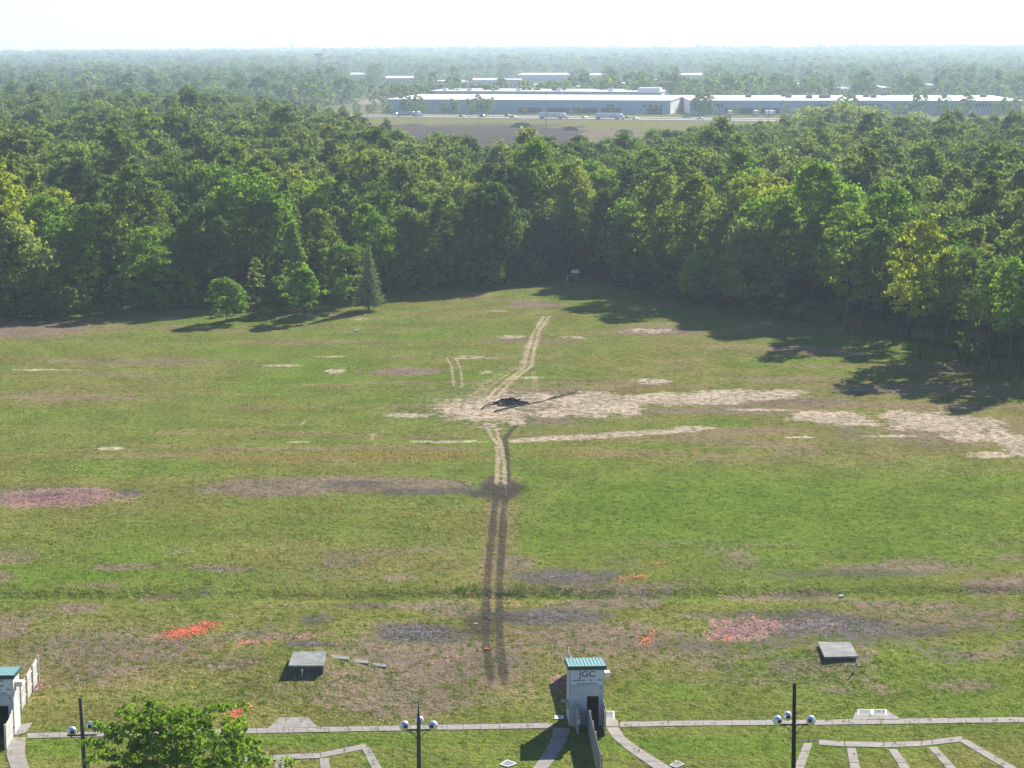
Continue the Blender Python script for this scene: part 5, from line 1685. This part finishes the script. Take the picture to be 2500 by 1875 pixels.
for j, (u, hh) in enumerate(spots):
    p = G(u, 279.5 + 2.0 * (u > 1690) + rt.uniform(-1.0, 1.0))
    me, tm = far_tree[j % 3]
    root = empty('roadside_tree', (p.x, p.y, 0), rt.uniform(0, 6.28), '%s tree from the left in the row before the warehouses' % ORD[j], 'tree', 'trees before the warehouses')
    k = hh / 9
    root.scale = (k * .9, k * .9, k)
    c = place('crown', me, root)
    c.color = (*(np.array(TINTS['mid green']) * rt.uniform(.85, 1.2)), 1)
    place('trunk', tm, root)
# pale willows at the far right side of the wood
will = []
for i in range(2):
    Q, C = crown_quads(850 + i, 19, 1.0, 7.5, 'round', 130, 36, .42, rough=.22)
    will.append((quads_mesh('willow_crown', Q, M['leaf']), trunk_mesh(850 + i, 19, C, .3, M['bark'])))
wl = [(1935, 905, 20), (1975, 925, 22), (2010, 915, 23), (2052, 930, 24), (2085, 915, 23), (2118, 935, 22), (2150, 930, 21), (1900, 890, 17), (2200, 940, 18), (2235, 950, 19)]
for j, (u, d, hh) in enumerate(wl):
    x = far_x(u, 300, d)
    me, tm = will[j % 2]
    root = empty('pale_willow', (x, d, HZ(x, d)), j * 1.3, '%s pale grey willow from the left at the far side of the right wood' % ORD[j], 'tree', 'pale willows')
    root.scale = (hh / 19,) * 3
    c = place('crown', me, root)
    c.color = (1.75, 1.55, 1.75, 1)
    place('trunk', tm, root)

# ------------------------------------------------------------------ trees of the far suburbs up to the horizon
def excluded(u, y):
    m = np.zeros(len(u), bool)
    for (a, b, y0, y1) in EXCL: m |= (u > a) & (u < b) & (y > y0) & (y < y1)
    return m
def scatter_band(y0, y1, sp0, sp1):
    out = []
    y = y0
    while y < y1:
        sp = sp0 + (sp1 - sp0) * (y - y0) / (y1 - y0)
        half = .27 * y + 30
        k = int(2 * half / sp)
        x = -half + (np.arange(k) + rt.uniform(0, 1, k)) * sp
        out.append(np.stack([x, y + rt.uniform(-.5, .5, k) * sp], 1))
        y += sp
    return np.concatenate(out)
FT = scatter_band(1500, 4200, 16, 27)
u = 1250 + FPX * FT[:, 0] / (FT[:, 1] * math.cos(PITCH) + CAM_H * math.sin(PITCH))
dens = vnoise(FT[:, 0], FT[:, 1], 130, 91)
keep = (rt.random(len(FT)) < np.where((u > 780) & (FT[:, 1] < 3000), np.clip(dens * 2.6 - .85, .05, .85), np.clip(dens * 1.9 - .1, .12, .97))) & ~excluded(u, FT[:, 1]) & (FT[:, 1] > back_y(FT[:, 0], FT[:, 1]) + 10)
keep &= ~((u > 800) & (FT[:, 1] < 1740))
keep &= ~((u > 840) & (u < 965) & (FT[:, 1] < 1830))
keep &= ~((FT[:, 1] < 1780) & (np.abs(FT[:, 1] - np.interp(FT[:, 0], [p.x for p in FP], [p.y for p in FP]) + 17) < 45))
FT = FT[keep]
n = len(FT)
lod = []
for i in range(8):
    Q, C = crown_quads(900 + i, 17, .5, 6.4 if i % 3 else 4.6, 'round' if i % 2 else 'oval', 40, 16, .85, rough=.3, cl=.3)
    lod.append(quads_mesh('far_crown', Q, M['leaf_far']))
s = rt.triangular(.5, 1.0, 1.7, n)
u = 1250 + FPX * FT[:, 0] / (FT[:, 1] * math.cos(PITCH) + (CAM_H - 8) * math.sin(PITCH))
for (a, b, yb, vl) in SIGHT:                      # keep the lots before the far halls low
    dd = (vl - 937.5) / FPX
    cap = CAM_H + FT[:, 1] * (-math.sin(PITCH) - dd * math.cos(PITCH)) / (math.cos(PITCH) - dd * math.sin(PITCH))
    m = (u > a) & (u < b) & (FT[:, 1] < yb)
    s = np.where(m, np.minimum(s, cap / 18), s)
m = s > .16
FT, s = FT[m], s[m]
n = len(FT)
gn_scatter('suburb_trees', np.stack([FT[:, 0], FT[:, 1], height(FT[:, 0], FT[:, 1])], 1), rt.uniform(0, 6.28, n), np.stack([s, s, s], 1), rt.integers(0, 8, n), lod, 'countless trees of the suburbs behind the warehouses', 'trees')
HT_ = scatter_band(4200, 10500, 42, 75)
n = len(HT_)
clump = []
for i in range(6):
    Q = []
    r = np.random.default_rng(950 + i)
    for k in range(7):
        q_, C = crown_quads(960 + i * 10 + k, r.uniform(12, 21), .5, r.uniform(6, 9), 'round', 14, 10, 2.1, rough=.3, cl=.42)
        q_ = q_ + np.array((r.uniform(-22, 22), r.uniform(-10, 10), 0))
        Q.append(q_)
    clump.append(quads_mesh('far_clump', np.concatenate(Q), M['leaf_far']))
s = rt.triangular(.7, 1.1, 1.8, n)
gn_scatter('horizon_trees', np.stack([HT_[:, 0], HT_[:, 1], height(HT_[:, 0], HT_[:, 1])], 1), rt.uniform(-.4, .4, n), np.stack([s, s, s], 1), rt.integers(0, 6, n), clump, 'hazy tree cover reaching to the horizon', 'trees')
print('FAR', len(FT), len(HT_))

# ------------------------------------------------------------------ haze
HAZE = 1.35e-4
hm = bpy.data.materials.new('haze')
hm.use_nodes = True
hn = hm.node_tree
hn.nodes.remove(hn.nodes['Principled BSDF'])
pv = hn.nodes.new('ShaderNodeVolumePrincipled')
pv.inputs['Color'].default_value = (0.67, 0.84, 1.0, 1)
pv.inputs['Density'].default_value = HAZE
pv.inputs['Anisotropy'].default_value = 0.2
hn.links.new(pv.outputs[0], hn.nodes['Material Output'].inputs['Volume'])
hz = MB().box((0, 6700, 42.0), (10400, 14200, 92.0)).build('haze', hm)
tag(hz, 'thin bluish haze lying over the land', 'haze', kind='stuff')
